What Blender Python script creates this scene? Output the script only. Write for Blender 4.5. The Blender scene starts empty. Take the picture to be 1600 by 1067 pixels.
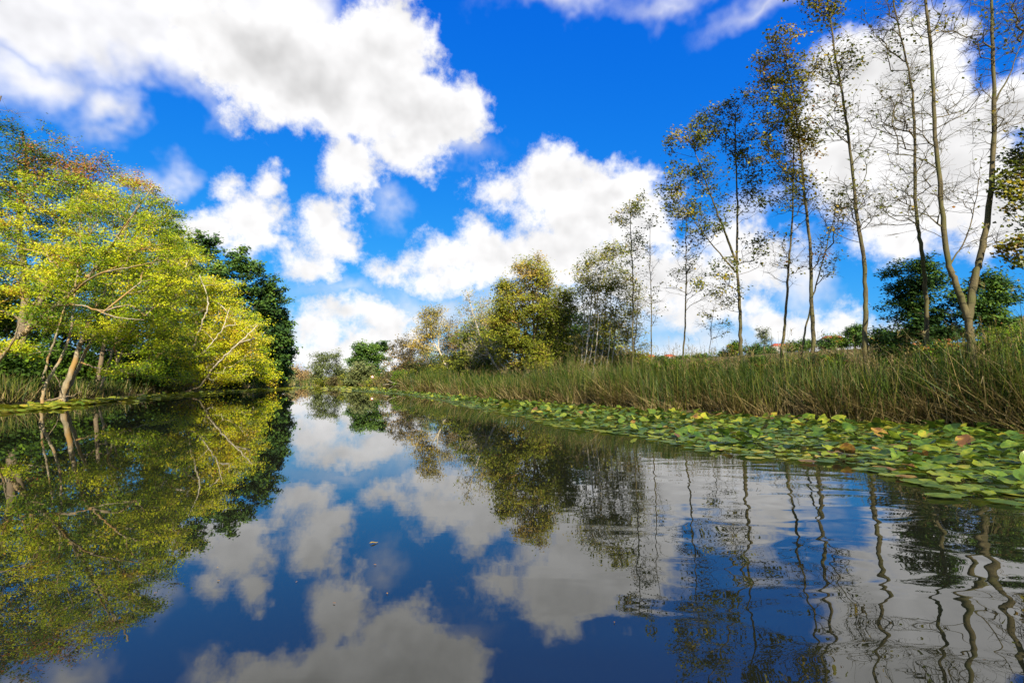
import bpy, math, random
import numpy as np
from mathutils import Vector

rng = np.random.default_rng(7)
random.seed(7)
scene = bpy.context.scene
COL = scene.collection
R = math.radians

# ------------------------------------------------------------------ camera
F_PX = 800.0                       # focal length in pixels of the 1600 px wide photograph
CAM_H = 1.0
PITCH = math.atan((595.0 - 533.5) / F_PX)
cam_d = bpy.data.cameras.new('camera')
cam_d.sensor_width = 36.0
cam_d.lens = 36.0 * F_PX / 1600.0
cam_d.clip_start = 0.05
cam_d.clip_end = 20000.0
cam = bpy.data.objects.new('camera', cam_d)
COL.objects.link(cam)
cam.location = (0, 0, CAM_H)
cam.rotation_euler = (math.pi / 2 + PITCH, 0, 0)
scene.camera = cam

def ray(px, py):
    a = (px - 800.0) / F_PX
    b = (533.5 - py) / F_PX
    return np.array([a, math.cos(PITCH) - b * math.sin(PITCH), math.sin(PITCH) + b * math.cos(PITCH)])

def at(px, py, D):
    """world point seen at photo pixel (px, py) standing D metres ahead"""
    d = ray(px, py)
    return np.array([0, 0, CAM_H]) + d * (D / d[1])

# ------------------------------------------------------------------ light
SUN_AZ = np.array([0.28, -1.0]); SUN_AZ = SUN_AZ / np.linalg.norm(SUN_AZ)
SUN_EL = R(29)
to_sun = Vector((SUN_AZ[0] * math.cos(SUN_EL), SUN_AZ[1] * math.cos(SUN_EL), math.sin(SUN_EL)))
sun_d = bpy.data.lights.new('sun', 'SUN')
sun_d.energy = 5.0
sun_d.angle = R(0.5)
sun_d.color = (1.0, 0.93, 0.80)
sun = bpy.data.objects.new('sun', sun_d)
COL.objects.link(sun)
sun.rotation_euler = to_sun.to_track_quat('Z', 'Y').to_euler()

vs = scene.view_settings
vs.view_transform = 'Standard'
vs.look = 'None'
vs.gamma = 1.0
vs.exposure = 0.95
scene.render.engine = 'CYCLES'
cy = scene.cycles
cy.use_denoising = True
cy.use_adaptive_sampling = True
cy.adaptive_threshold = 0.02
cy.max_bounces = 6
cy.diffuse_bounces = 3
cy.glossy_bounces = 3
cy.transmission_bounces = 3
cy.transparent_max_bounces = 4
cy.caustics_reflective = False
cy.caustics_refractive = False

# ------------------------------------------------------------------ sky with cumulus clouds
def build_world():
    w = bpy.data.worlds.new('World')
    scene.world = w
    w.use_nodes = True
    nt = w.node_tree
    N, L = nt.nodes, nt.links
    N.clear()
    def node(t, **kw):
        n = N.new(t)
        for k, v in kw.items():
            setattr(n, k, v)
        return n
    def put(s, v):
        if hasattr(v, 'is_output'):
            L.new(v, s)
        else:
            s.default_value = v
    def math_(op, a, b=0.0, c=None, clamp=False):
        n = node('ShaderNodeMath', operation=op, use_clamp=clamp)
        put(n.inputs[0], a); put(n.inputs[1], b)
        if c is not None:
            put(n.inputs[2], c)
        return n.outputs[0]
    def vec(op, a, b=(0, 0, 0), c=None, scale=None):
        n = node('ShaderNodeVectorMath', operation=op)
        put(n.inputs[0], a); put(n.inputs[1], b)
        if c is not None:
            put(n.inputs[2], c)
        if scale is not None:
            put(n.inputs['Scale'], scale)
        return n.outputs['Value'] if op in ('LENGTH', 'DOT_PRODUCT') else n.outputs[0]
    def smooth(x, lo, hi):
        n = node('ShaderNodeMapRange', interpolation_type='SMOOTHSTEP')
        put(n.inputs['Value'], x)
        put(n.inputs['From Min'], lo); put(n.inputs['From Max'], hi)
        n.inputs['To Min'].default_value = 0; n.inputs['To Max'].default_value = 1
        return n.outputs[0]
    def noise(v, scale, detail, rough=0.55):
        n = node('ShaderNodeTexNoise')
        put(n.inputs['Vector'], v)
        n.inputs['Scale'].default_value = scale
        n.inputs['Detail'].default_value = detail
        n.inputs['Roughness'].default_value = rough
        return n
    def mix(f, a, b):
        n = node('ShaderNodeMix', data_type='RGBA')
        put(n.inputs[0], f); put(n.inputs[6], a); put(n.inputs[7], b)
        return n.outputs[2]
    tc = node('ShaderNodeTexCoord').outputs['Generated']
    sep = node('ShaderNodeSeparateXYZ'); L.new(tc, sep.inputs[0])
    u = math_('ARCTAN2', sep.outputs[0], sep.outputs[1])
    v = math_('ARCSINE', sep.outputs[2])
    cmb = node('ShaderNodeCombineXYZ'); L.new(u, cmb.inputs[0]); L.new(v, cmb.inputs[1])
    uv0 = cmb.outputs[0]
    n_big = noise(tc, 4.2, 1.0, 0.5).outputs['Color']
    n_mid = noise(tc, 13.0, 3.0, 0.60)
    warp = vec('ADD', vec('SCALE', vec('SUBTRACT', n_big, (0.5, 0.5, 0.5)), scale=0.12),
               vec('SCALE', vec('SUBTRACT', n_mid.outputs['Color'], (0.5, 0.5, 0.5)), scale=0.075))
    uv = vec('ADD', uv0, warp)
    uv_soft = vec('ADD', uv0, vec('SCALE', warp, scale=1.3))

    def ang(px, py):
        d = ray(px, py); d = d / np.linalg.norm(d)
        return math.atan2(d[0], d[1]), math.asin(d[2])
    def field(blobs, coord):
        """smallest normalised distance to any cloud mass"""
        out = None
        for (px, py, rx, ry) in blobs:
            cu, cv = ang(px, py)
            u1, _ = ang(px - rx, py); u2, _ = ang(px + rx, py)
            _, v1 = ang(px, py + ry); _, v2 = ang(px, py - ry)
            su, sv = 2.0 / abs(u2 - u1), 2.0 / abs(v2 - v1)
            d = vec('LENGTH', vec('MULTIPLY_ADD', coord, (su, sv, 0), (-cu * su, -cv * sv, 0)))
            kk = min(rx, ry) / 60.0                       # roughly even edge width
            d = math_('MULTIPLY_ADD', d, kk, -kk)
            out = d if out is None else math_('SMOOTH_MIN', out, d, 0.25)
        return out
    crisp = [  # cumulus with hard, cauliflower edges (photo x, y, half width, half height)
        (560, 130, 150, 105), (660, 165, 85, 70), (705, 175, 50, 42), (430, 110, 160, 90), (610, 60, 80, 80),
        (555, 262, 52, 48), (640, 225, 60, 40),
        (400, 272, 24, 26), (380, 330, 52, 42), (320, 355, 58, 40), (400, 370, 55, 32), (335, 275, 22, 26),
        (500, 345, 38, 36), (520, 370, 42, 36), (492, 415, 36, 24),
        (870, 275, 62, 48), (950, 290, 80, 52), (800, 290, 45, 24), (920, 340, 110, 50), (1010, 330, 60, 60),
        (760, 370, 42, 34), (700, 400, 58, 32), (790, 410, 80, 42), (612, 418, 26, 22), (700, 435, 55, 24), (880, 400, 110, 60),
        (990, 420, 90, 60), (1090, 420, 80, 50),
        (540, 488, 55, 26), (590, 500, 50, 30), (510, 515, 60, 24), (620, 520, 50, 36), (470, 540, 60, 20), (560, 545, 110, 30),
        (1180, 400, 70, 45), (1110, 470, 70, 40), (1215, 505, 60, 30), (1300, 490, 34, 18), (1160, 350, 45, 30),
        (1330, 250, 80, 110), (1400, 120, 90, 110), (1460, 260, 110, 120), (1420, 350, 90, 50), (1560, 330, 90, 70),
        (1330, 110, 60, 80), (1540, 180, 70, 60), (1300, 520, 60, 20),
    ]
    soft = [   # veiled, out-of-focus looking masses
        (60, 10, 260, 100), (250, 30, 260, 110), (420, 60, 200, 120), (20, 110, 110, 40), (150, 165, 40, 36),
        (870, 2, 48, 14), (1030, -14, 40, 12), (1205, -2, 46, 12), (240, 255, 18, 14),
        (690, 225, 40, 16), (1180, 300, 40, 30), (1250, 420, 50, 40),
        (1080, 540, 120, 30), (545, 452, 26, 6), (622, 314, 14, 8), (680, 480, 70, 26), (900, 480, 160, 40),
    ]
    fc = field(crisp, uv)
    fs = field(soft, uv_soft)
    n_fine = noise(tc, 26.0, 5.0, 0.66).outputs[0]
    fc2 = math_('ADD', fc, math_('MULTIPLY', math_('SUBTRACT', n_fine, 0.5), 1.25))
    fs2 = math_('ADD', fs, math_('MULTIPLY', math_('SUBTRACT', n_fine, 0.5), 0.35))
    dens_c = math_('SUBTRACT', 1.0, smooth(fc2, -0.30, 0.30))
    dens_s = math_('MULTIPLY', math_('SUBTRACT', 1.0, smooth(fs2, -0.70, 0.45)), 0.95)
    # the same broken cumulus carries on round the rest of the sky
    n_gen = noise(tc, 2.3, 5.0, 0.58).outputs[0]
    gen = smooth(n_gen, 0.50, 0.60)
    off_u = smooth(math_('ABSOLUTE', u), R(48), R(58))
    off_v = smooth(v, R(42), R(52))
    outside = math_('MAXIMUM', off_u, off_v)
    gen = math_('MULTIPLY', gen, outside)
    dens = math_('MAXIMUM', math_('MAXIMUM', dens_c, dens_s), gen)
    # relief: light comes from high up behind the camera, so the lower sides are a little greyer
    up = vec('ADD', tc, (0.006, 0.0, 0.022))
    r1 = noise(tc, 9.0, 3.5, 0.55).outputs[0]
    r2 = noise(up, 9.0, 3.5, 0.55).outputs[0]
    relief = math_('MULTIPLY', math_('SUBTRACT', r1, r2), 1.0)
    depth = smooth(math_('MULTIPLY', fc, -1.0), 0.15, 1.3)
    lum = math_('SUBTRACT', math_('ADD', 1.0, relief), math_('MULTIPLY', depth, math_('MULTIPLY', smooth(r1, 0.30, 0.70), 0.40)))
    lum = math_('MINIMUM', math_('MAXIMUM', lum, 0.62), 1.07)
    sky = node('ShaderNodeTexSky')
    sky.sky_type = 'NISHITA'
    sky.sun_disc = False
    sky.sun_elevation = SUN_EL
    sky.sun_rotation = math.atan2(to_sun.x, to_sun.y)
    sky.air_density = 1.0
    sky.dust_density = 0.3
    sky.ozone_density = 3.0
    # a polarised, saturated blue overhead that pales towards the horizon
    sp = node('ShaderNodeSeparateColor'); L.new(sky.outputs[0], sp.inputs[0])
    cc = node('ShaderNodeCombineColor')
    for k, (gain, power) in enumerate(SKY_CURVE):
        L.new(math_('MULTIPLY', math_('POWER', sp.outputs[k], power), gain), cc.inputs[k])
    cl = node('ShaderNodeVectorMath', operation='SCALE')
    cl.inputs[0].default_value = CLOUD_RGB
    L.new(lum, cl.inputs['Scale'])
    final = mix(dens, cc.outputs[0], cl.outputs[0])
    bg = node('ShaderNodeBackground')
    L.new(final, bg.inputs[0])
    bg.inputs[1].default_value = 0.086
    out = node('ShaderNodeOutputWorld')
    L.new(bg.outputs[0], out.inputs[0])
    w.cycles.sampling_method = 'MANUAL'
    w.cycles.sample_map_resolution = 512

SKY_CURVE = ((0.030, 2.2), (0.66, 0.84), (3.6, 0.25))
CLOUD_RGB = (6.15, 6.1, 6.12)
build_world()

# ------------------------------------------------------------------ helpers
def mat(name):
    m = bpy.data.materials.new(name)
    m.use_nodes = True
    m.node_tree.nodes.clear()
    return m

class NB:
    def __init__(s, m):
        s.nt = m.node_tree
    def n(s, t, ins=None, **kw):
        n = s.nt.nodes.new(t)
        for k, v in kw.items():
            setattr(n, k, v)
        for k, v in (ins or {}).items():
            if hasattr(v, 'is_output'):
                s.nt.links.new(v, n.inputs[k])
            else:
                n.inputs[k].default_value = v
        return n
    def ramp(s, fac, stops, interp='LINEAR'):
        n = s.n('ShaderNodeValToRGB', {'Fac': fac})
        cr = n.color_ramp
        cr.interpolation = interp
        while len(cr.elements) > 1:
            cr.elements.remove(cr.elements[-1])
        cr.elements[0].position = stops[0][0]
        cr.elements[0].color = (*stops[0][1], 1)
        for p, c in stops[1:]:
            e = cr.elements.new(p)
            e.color = (*c, 1)
        return n.outputs[0]
    def out(s, sh):
        o = s.n('ShaderNodeOutputMaterial')
        s.nt.links.new(sh, o.inputs[0])

def leaf_material(name, stops, trans=0.35, rough=0.55):
    """leaf colour from the per-leaf attribute 'var'"""
    m = mat(name); b = NB(m)
    a = b.n('ShaderNodeAttribute', attribute_name='var')
    col = b.ramp(a.outputs['Fac'], stops)
    p = b.n('ShaderNodeBsdfPrincipled', {'Base Color': col, 'Roughness': rough, 'Specular IOR Level': 0.25})
    t = b.n('ShaderNodeBsdfTranslucent', {'Color': col})
    mx = b.n('ShaderNodeMixShader', {0: trans, 1: p.outputs[0], 2: t.outputs[0]})
    b.out(mx.outputs[0])
    return m

def bark_material(name, c1, c2, c3, scale=6.0):
    m = mat(name); b = NB(m)
    tc = b.n('ShaderNodeTexCoord')
    mp = b.n('ShaderNodeMapping', {'Vector': tc.outputs['Object'], 'Scale': (1, 1, 0.35)})
    n1 = b.n('ShaderNodeTexNoise', {'Vector': mp.outputs[0], 'Scale': scale, 'Detail': 6.0, 'Roughness': 0.65})
    n2 = b.n('ShaderNodeTexNoise', {'Vector': tc.outputs['Object'], 'Scale': 1.3, 'Detail': 3.0})
    mp2 = b.n('ShaderNodeMapping', {'Vector': tc.outputs['Object'], 'Scale': (3, 3, 14)})
    n3 = b.n('ShaderNodeTexNoise', {'Vector': mp2.outputs[0], 'Scale': 1.0, 'Detail': 4.0, 'Roughness': 0.7})
    base = b.ramp(n1.outputs[0], [(0.3, c1), (0.62, c2)])
    lich = b.ramp(n2.outputs[0], [(0.48, (0, 0, 0)), (0.62, (1, 1, 1))])
    mx = b.n('ShaderNodeMix', {0: lich, 6: base, 7: (*c3, 1)}, data_type='RGBA')
    scar = b.ramp(n3.outputs[0], [(0.60, (0, 0, 0)), (0.68, (0.7, 0.7, 0.7))])
    mx2 = b.n('ShaderNodeMix', {0: scar, 6: mx.outputs[2], 7: (c1[0] * .35, c1[1] * .35, c1[2] * .35, 1)}, data_type='RGBA')
    bp = b.n('ShaderNodeBump', {'Height': n1.outputs[0], 'Strength': 0.6, 'Distance': 0.03})
    p = b.n('ShaderNodeBsdfPrincipled', {'Base Color': mx2.outputs[2], 'Roughness': 0.85, 'Specular IOR Level': 0.2, 'Normal': bp.outputs[0]})
    b.out(p.outputs[0])
    return m

def mesh_np(name, verts, loops, starts, totals, material, var=None, smooth=False):
    me = bpy.data.meshes.new(name)
    verts = np.asarray(verts, np.float32); loops = np.asarray(loops, np.int32)
    me.vertices.add(len(verts)); me.vertices.foreach_set('co', verts.ravel())
    me.loops.add(len(loops)); me.loops.foreach_set('vertex_index', loops)
    me.polygons.add(len(starts))
    me.polygons.foreach_set('loop_start', np.asarray(starts, np.int32))
    me.polygons.foreach_set('loop_total', np.asarray(totals, np.int32))
    if smooth:
        me.polygons.foreach_set('use_smooth', np.ones(len(starts), bool))
    if var is not None:
        at_ = me.attributes.new('var', 'FLOAT', 'FACE')
        at_.data.foreach_set('value', np.asarray(var, np.float32))
    me.update(calc_edges=True)
    me.validate()
    if material:
        me.materials.append(material)
    return me

def quads(name, verts, q, material, var=None, smooth=False):
    q = np.asarray(q, np.int32).reshape(-1, 4)
    return mesh_np(name, verts, q.ravel(), np.arange(len(q)) * 4, np.full(len(q), 4), material, var, smooth)

def link(name, me, parent=None, loc=None):
    o = bpy.data.objects.new(name, me)
    COL.objects.link(o)
    if parent is not None:
        o.parent = parent
    if loc is not None:
        o.location = loc
    return o

def tag(o, label=None, category=None, group=None, kind=None):
    for k, v in (('label', label), ('category', category), ('group', group), ('kind', kind)):
        if v:
            o[k] = v
    return o

def thing(name, loc, label, category, group=None):
    o = bpy.data.objects.new(name, None)
    o.empty_display_size = 0.2
    COL.objects.link(o)
    o.location = loc
    return tag(o, label, category, group)

class Tubes:
    def __init__(s):
        s.v = []; s.q = []; s.n = 0
    def add(s, pts, rad, sides=5):
        pts = np.asarray(pts, float); k = len(pts)
        tan = np.gradient(pts, axis=0)
        tan /= np.linalg.norm(tan, axis=1)[:, None] + 1e-9
        ref = np.array([0.31, 0.87, 0.38])
        if abs(tan.mean(0) @ ref) > 0.8:
            ref = np.array([0.9, -0.3, 0.1])
        a = np.cross(tan, ref); a /= np.linalg.norm(a, axis=1)[:, None] + 1e-9
        c = np.cross(tan, a)
        th = np.arange(sides) * 2 * math.pi / sides
        ring = a[:, None, :] * np.cos(th)[None, :, None] + c[:, None, :] * np.sin(th)[None, :, None]
        v = pts[:, None, :] + ring * np.asarray(rad)[:, None, None]
        i = np.arange(k - 1)[:, None] * sides
        j = np.arange(sides)[None, :]
        j2 = (j + 1) % sides
        q = np.stack([i + j, i + j2, i + sides + j2, i + sides + j], -1).reshape(-1, 4) + s.n
        s.v.append(v.reshape(-1, 3)); s.q.append(q); s.n += k * sides
    def mesh(s, name, material, origin=(0, 0, 0)):
        if not s.v:
            return None
        return quads(name, np.concatenate(s.v) - np.asarray(origin), np.concatenate(s.q), material, smooth=True)

def catmull(p, per):
    p = np.asarray(p, float)
    if len(p) == 2:
        t = np.linspace(0, 1, per + 1)[:, None]
        return p[0] * (1 - t) + p[1] * t
    e = np.vstack([2 * p[0] - p[1], p, 2 * p[-1] - p[-2]])
    out = []
    for i in range(1, len(e) - 2):
        t = np.linspace(0, 1, per, endpoint=False)[:, None]
        a, b, c, d = e[i - 1], e[i], e[i + 1], e[i + 2]
        out.append(0.5 * ((2 * b) + (c - a) * t + (2 * a - 5 * b + 4 * c - d) * t * t + (3 * b - a - 3 * c + d) * t ** 3))
    out.append(p[-1:])
    return np.vstack(out)

def leaves_mesh(name, pos, size, material, var, up=0.5, aspect=0.62, origin=(0, 0, 0), r=rng):
    """folded diamond leaves; one quad each"""
    n = len(pos)
    nor = r.normal(size=(n, 3)); nor /= np.linalg.norm(nor, axis=1)[:, None]
    nor[:, 2] = np.abs(nor[:, 2]); nor[:, 2] += up
    nor += 0.75 * np.array(to_sun)              # leaves turn their faces to the light
    nor /= np.linalg.norm(nor, axis=1)[:, None]
    d = r.normal(size=(n, 3)); d[:, 2] -= 0.35
    d -= nor * np.sum(d * nor, 1)[:, None]
    d /= np.linalg.norm(d, axis=1)[:, None]
    s = np.cross(nor, d)
    L = size[:, None]; W = L * aspect * 0.5
    base = pos
    tip = pos + d * L - nor * L * 0.10
    ml = pos + d * L * 0.42 + s * W + nor * L * 0.07
    mr = pos + d * L * 0.42 - s * W + nor * L * 0.07
    v = np.stack([base, ml, tip, mr], 1).reshape(-1, 3) - np.asarray(origin)
    return quads(name, v, np.arange(n * 4), material, var)

def fbm(p, scale, seed=0):
    """cheap smooth pseudo-noise in 0..1 for colour patches"""
    q = np.asarray(p) * scale
    out = np.zeros(len(q)); amp = 1.0; tot = 0
    rr = np.random.default_rng(seed + 99)
    for o in range(3):
        for k in range(3):
            w = rr.normal(size=3) * (1.9 ** o)
            out += amp * np.sin(q @ w + rr.uniform(0, 6.28))
        tot += amp * 3; amp *= 0.6
    return 0.5 + 0.5 * out / tot * 1.6

TREES = []
def make_tree(name, label, D, stems, blobs, leafmat, barkmat, tips=120, per_tip=60, leaf=0.09, spread=0.35, r0=0.12,
              var=(0.5, 0.22), seed=1, twigs=3, shell=0.45, up=0.5, rtip=0.006, droop=0.0, group=None, category='tree',
              orange=None, sides=7, aspect=0.62, stemdepth=None, bare=0, lowpen=1.6, ground=None, flat=0.6):
    """stems: pixel polylines (with an optional depth each point) of the trunks; blobs: pixel ellipses of the crown
    (x, y, half width, half height[, extra depth[, depth radius factor]]); all turned into real positions at distance D"""
    r = np.random.default_rng(seed)
    st = []
    for s in stems:
        pts = [at(p[0], p[1], D + (p[2] if len(p) > 2 else 0)) for p in s]
        st.append(np.array(pts))
    base = st[0][0].copy()
    g = ground_z(base[0], base[1]) if ground is None else ground
    origin = np.array([base[0], base[1], g])
    pos, stem_id = [], []
    stem_nodes = []
    for i, s in enumerate(st):
        if i == 0 or np.linalg.norm(s[0] - st[0][0]) < 2.5:      # stems that start near the ground reach into it
            gz = ground_z(s[0][0], s[0][1]) if ground is None else ground
            if s[0][2] > gz and (i == 0 or s[0][2] < st[0][0][2] + 0.8):
                s = np.vstack([[s[0][0] - 0.15 * (s[1][0] - s[0][0]), s[0][1], gz - 0.1], s])
            elif s[0][2] > gz - 0.1 and i == 0:
                s[0][2] = gz - 0.1
        c = catmull(s, 7)
        c[1:-1] += r.normal(size=(len(c) - 2, 3)) * 0.012 * (D / 20)
        stem_nodes.append(c)
    # crown targets
    tgt = []
    area = np.array([b[2] * b[3] for b in blobs], float)
    cnt = np.maximum(2, np.round(tips * area / area.sum())).astype(int)
    for b, n in zip(blobs, cnt):
        dd = b[4] if len(b) > 4 else 0
        Db = D + dd
        c = at(b[0], b[1], Db)
        rx, rz = b[2] / F_PX * Db, b[3] / F_PX * Db
        ry = min(rx, rz) * (b[5] if len(b) > 5 else 1.0)
        d = r.normal(size=(n, 3)); d /= np.linalg.norm(d, axis=1)[:, None]
        rad = r.uniform(0, 1, n) ** shell
        tgt.append(c + d * rad[:, None] * np.array([rx, ry, rz]))
    tgt = np.vstack(tgt)
    P = np.vstack(stem_nodes)
    flags = np.ones(len(P), bool)
    # skip the lowest part of the trunk as a place to branch from
    zmin = P[:, 2].min(); zmax = P[:, 2].max()
    parent = -np.ones(len(P), int)
    k = 0
    for c in stem_nodes:
        parent[k + 1:k + len(c)] = np.arange(k, k + len(c) - 1)
        k += len(c)
    P = list(P); parent = list(parent)
    arr = np.array(P)
    nstem = len(P)
    ok0 = arr[:, 2] > zmin + 0.18 * (zmax - zmin)
    dist0 = np.array([np.min(np.linalg.norm(arr[ok0] - t, axis=1)) for t in tgt])
    order = np.argsort(dist0 * r.uniform(0.8, 1.2, len(dist0)))
    buf = np.zeros((nstem + len(tgt) * 14, 3)); buf[:nstem] = arr
    okb = np.zeros(len(buf), bool); okb[:nstem] = ok0
    par = -np.ones(len(buf), int); par[:nstem] = parent
    m = nstem
    paths = []
    tipnodes = []
    for ti in order:
        t = tgt[ti]
        dv = t - buf[:m]
        dist = np.linalg.norm(dv, axis=1)
        rise = dv[:, 2]
        cost = dist * (1 + lowpen * np.clip(0.25 - rise / (dist + 1e-6), 0, 1.2)) + (~okb[:m]) * 50
        j = int(np.argmin(cost))
        a = buf[j]; d = t - a; L = np.linalg.norm(d)
        ns = int(np.clip(L / 0.32, 2, 10))
        tt = np.linspace(0, 1, ns + 1)[1:, None]
        mid = a + d * 0.5 + np.array([0, 0, (-0.10 if r.random() < 0.3 else 0.08) * L]) + r.normal(size=3) * 0.07 * L
        pts = (1 - tt) ** 2 * a + 2 * tt * (1 - tt) * mid + tt ** 2 * t
        pts[:-1] += r.normal(size=(ns - 1 + 0, 3)) * 0.018 * min(L, 2.0) if ns > 1 else 0
        idx = np.arange(m, m + ns)
        buf[m:m + ns] = pts; okb[m:m + ns] = True
        par[m] = j; par[m + 1:m + ns] = idx[:-1]
        paths.append((j, idx)); tipnodes.append(idx[-1])
        m += ns
    count = np.zeros(m)
    for t in tipnodes:
        i = t
        while i >= 0:
            count[i] += 1
            i = par[i]
    rad = rtip * np.maximum(count, 1) ** 0.42
    root = thing(name, origin, label, category, group)
    # trunks, one mesh each
    k = 0
    stemr = []; trunk_objs = []
    stem_of = np.zeros(m, int)
    kk = 0
    for i, c in enumerate(stem_nodes):
        stem_of[kk:kk + len(c)] = i; kk += len(c)
    for j, idx in paths:
        stem_of[idx] = stem_of[j]
    for i, c in enumerate(stem_nodes):
        f = np.linspace(0, 1, len(c))
        rr = r0[i] if isinstance(r0, (list, tuple)) else r0 * (1.0 if i == 0 else 0.8)
        base_r = rr * (1 - 0.80 * f ** 0.9) * (1 + r.normal(size=len(c)) * 0.05)
        if i == 0:
            base_r[:3] *= np.array([1.35, 1.15, 1.05])[:len(base_r[:3])]
        t = Tubes(); t.add(c, base_r, sides)
        part = 'trunk' if i == 0 or c[0][2] < stem_nodes[0][0][2] + 0.6 else 'limb'
        trunk_objs.append(link(part, t.mesh(part, barkmat, origin), root))
        stemr.append(base_r); rad[k:k + len(c)] = base_r
        k += len(c)
    tbs = [Tubes() for _ in stem_nodes]
    for j, idx in paths:
        tb = tbs[stem_of[j]]
        pts = np.vstack([buf[j][None], buf[idx]])
        rr = np.concatenate([[min(rad[idx[0]] * 1.15, rad[j])], rad[idx]])
        big = rr[0] > 0.02
        tb.add(pts, rr, 5 if big else 3)
    # twigs and leaves
    lp, lv = [], []
    ztip0, ztip1 = tgt[:, 2].min(), tgt[:, 2].max()
    for t in tipnodes:
        tb = tbs[stem_of[t]]
        p = buf[t]; back = buf[par[t]]
        d0 = p - back; d0 /= np.linalg.norm(d0) + 1e-9
        tipvar = r.normal() * var[1] * 0.95
        nt = max(1, twigs)
        zf = (p[2] - ztip0) / (ztip1 - ztip0 + 1e-6)
        naked = bare and r.random() < bare * (1.55 - zf)
        n_each = max(1, int(per_tip * r.uniform(0.5, 1.5) / nt))
        for q in range(nt):
            d = d0 * 0.6 + r.normal(size=3) * np.array([0.8, 0.8, 0.8 * flat]) + np.array([0, 0, 0.12 - droop])
            d /= np.linalg.norm(d)
            ln = spread * r.uniform(0.5, 1.4)
            s0 = p - d0 * r.uniform(0, 0.35) * spread
            e = s0 + d * ln
            if twigs:
                tb.add(np.vstack([s0, (s0 + e) / 2 + r.normal(size=3) * 0.04 * ln, e]), [rtip * 0.8, rtip * .6, rtip * .35], 3)
            if naked and r.random() < 0.93:
                continue
            u = r.uniform(0.1, 1.1, n_each)
            lp.append(s0 + d * (ln * u)[:, None] + r.normal(size=(n_each, 3)) * spread * np.array([0.36, 0.36, 0.36 * flat]))
            lv.append(np.full(n_each, tipvar))
    for tr_, tb in zip(trunk_objs, tbs):
        bm_ = tb.mesh('branches', barkmat, origin)
        if bm_:
            link('branches', bm_, tr_)['kind'] = 'stuff'
    if lp:
        lp = np.vstack(lp); lv = np.concatenate(lv)
        v = var[0] + lv + r.normal(size=len(lp)) * var[1] * 0.42 + (fbm(lp, 0.8, seed) - 0.5) * var[1] * 2.2
        if orange is not None:
            oz = lp - at(orange[0], orange[1], D)
            rw = orange[2] / F_PX * D
            w_ = np.exp(-np.sum(oz[:, [0, 2]] ** 2, 1) / (rw * rw))
            v = np.where(r.random(len(lp)) < w_ * 0.8, 0.90 + r.normal(size=len(lp)) * 0.06, v)
        sz = leaf * r.uniform(0.65, 1.3, len(lp))
        link('crown', leaves_mesh('crown', lp, sz, leafmat, np.clip(v, 0, 1), up, aspect, origin, r), root)
    TREES.append(root)
    return root

# ------------------------------------------------------------------ shore lines and terrain
LEFT = np.array([(-6, -45), (-13, -10), (-16, 5), (-18.8, 18.6), (-22.8, 25.8), (-28, 44), (-33.0, 73), (-52, 123), (-70, 138), (-130, 160)], float)
RIGHT = np.array([(34, -45), (22, -10), (13.6, 5), (10.6, 10.4), (9.6, 11.2), (7, 14), (4.25, 17), (0.6, 24.2), (-9.4, 47), (-13, 60), (-31, 93), (-45, 122), (-62, 152), (-125, 190)], float)
POLY = np.vstack([LEFT, RIGHT[::-1]])

def seg_dist(x, y, line):
    x = np.atleast_1d(x).astype(float); y = np.atleast_1d(y).astype(float)
    best = np.full(x.shape, 1e9)
    for a, b in zip(line[:-1], line[1:]):
        d = b - a
        t = np.clip(((x - a[0]) * d[0] + (y - a[1]) * d[1]) / (d @ d), 0, 1)
        best = np.minimum(best, np.hypot(x - a[0] - t * d[0], y - a[1] - t * d[1]))
    return best

def inside(x, y):
    x = np.atleast_1d(x).astype(float); y = np.atleast_1d(y).astype(float)
    c = np.zeros(x.shape, bool)
    p = POLY
    for i in range(len(p)):
        a, b = p[i], p[(i + 1) % len(p)]
        cond = (a[1] > y) != (b[1] > y)
        with np.errstate(divide='ignore', invalid='ignore'):
            xi = (b[0] - a[0]) * (y - a[1]) / (b[1] - a[1]) + a[0]
        c ^= cond & (x < xi)
    return c

def sstep(x, a, b):
    t = np.clip((x - a) / (b - a), 0, 1)
    return t * t * (3 - 2 * t)

def height(x, y):
    dl, dr = seg_dist(x, y, LEFT), seg_dist(x, y, RIGHT)
    ins = inside(x, y)
    s = np.minimum(dl, dr)
    right = (dr < dl).astype(float)
    right = sstep(dl - dr, -10, 10)
    x = np.atleast_1d(x); y = np.atleast_1d(y)
    # the meadow climbs from the right bank to a low ridge, and dies away up the channel
    fade = sstep(x + 0.25 * y, -14, 26)
    hr = 0.10 + 0.24 * sstep(s, 0, 2.5) + 0.082 * np.clip(s - 3, 0, 75) * fade + 0.045 * np.clip(s - 78, 0, 300) * fade
    hl = 0.10 + 0.30 * sstep(s, 0, 4) + 0.010 * np.clip(s - 6, 0, 500)
    h = hl * (1 - right) + hr * right
    h += 0.05 * np.sin(x * 0.9 + y * 0.4) * np.sin(y * 0.7 - x * 0.3) * sstep(s, 0.5, 4)
    return np.where(ins, -0.9 * sstep(s, -0.2, 3.0) + 0.02, h)

def ground_z(x, y):
    return float(height(np.array([x]), np.array([y]))[0])

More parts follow.
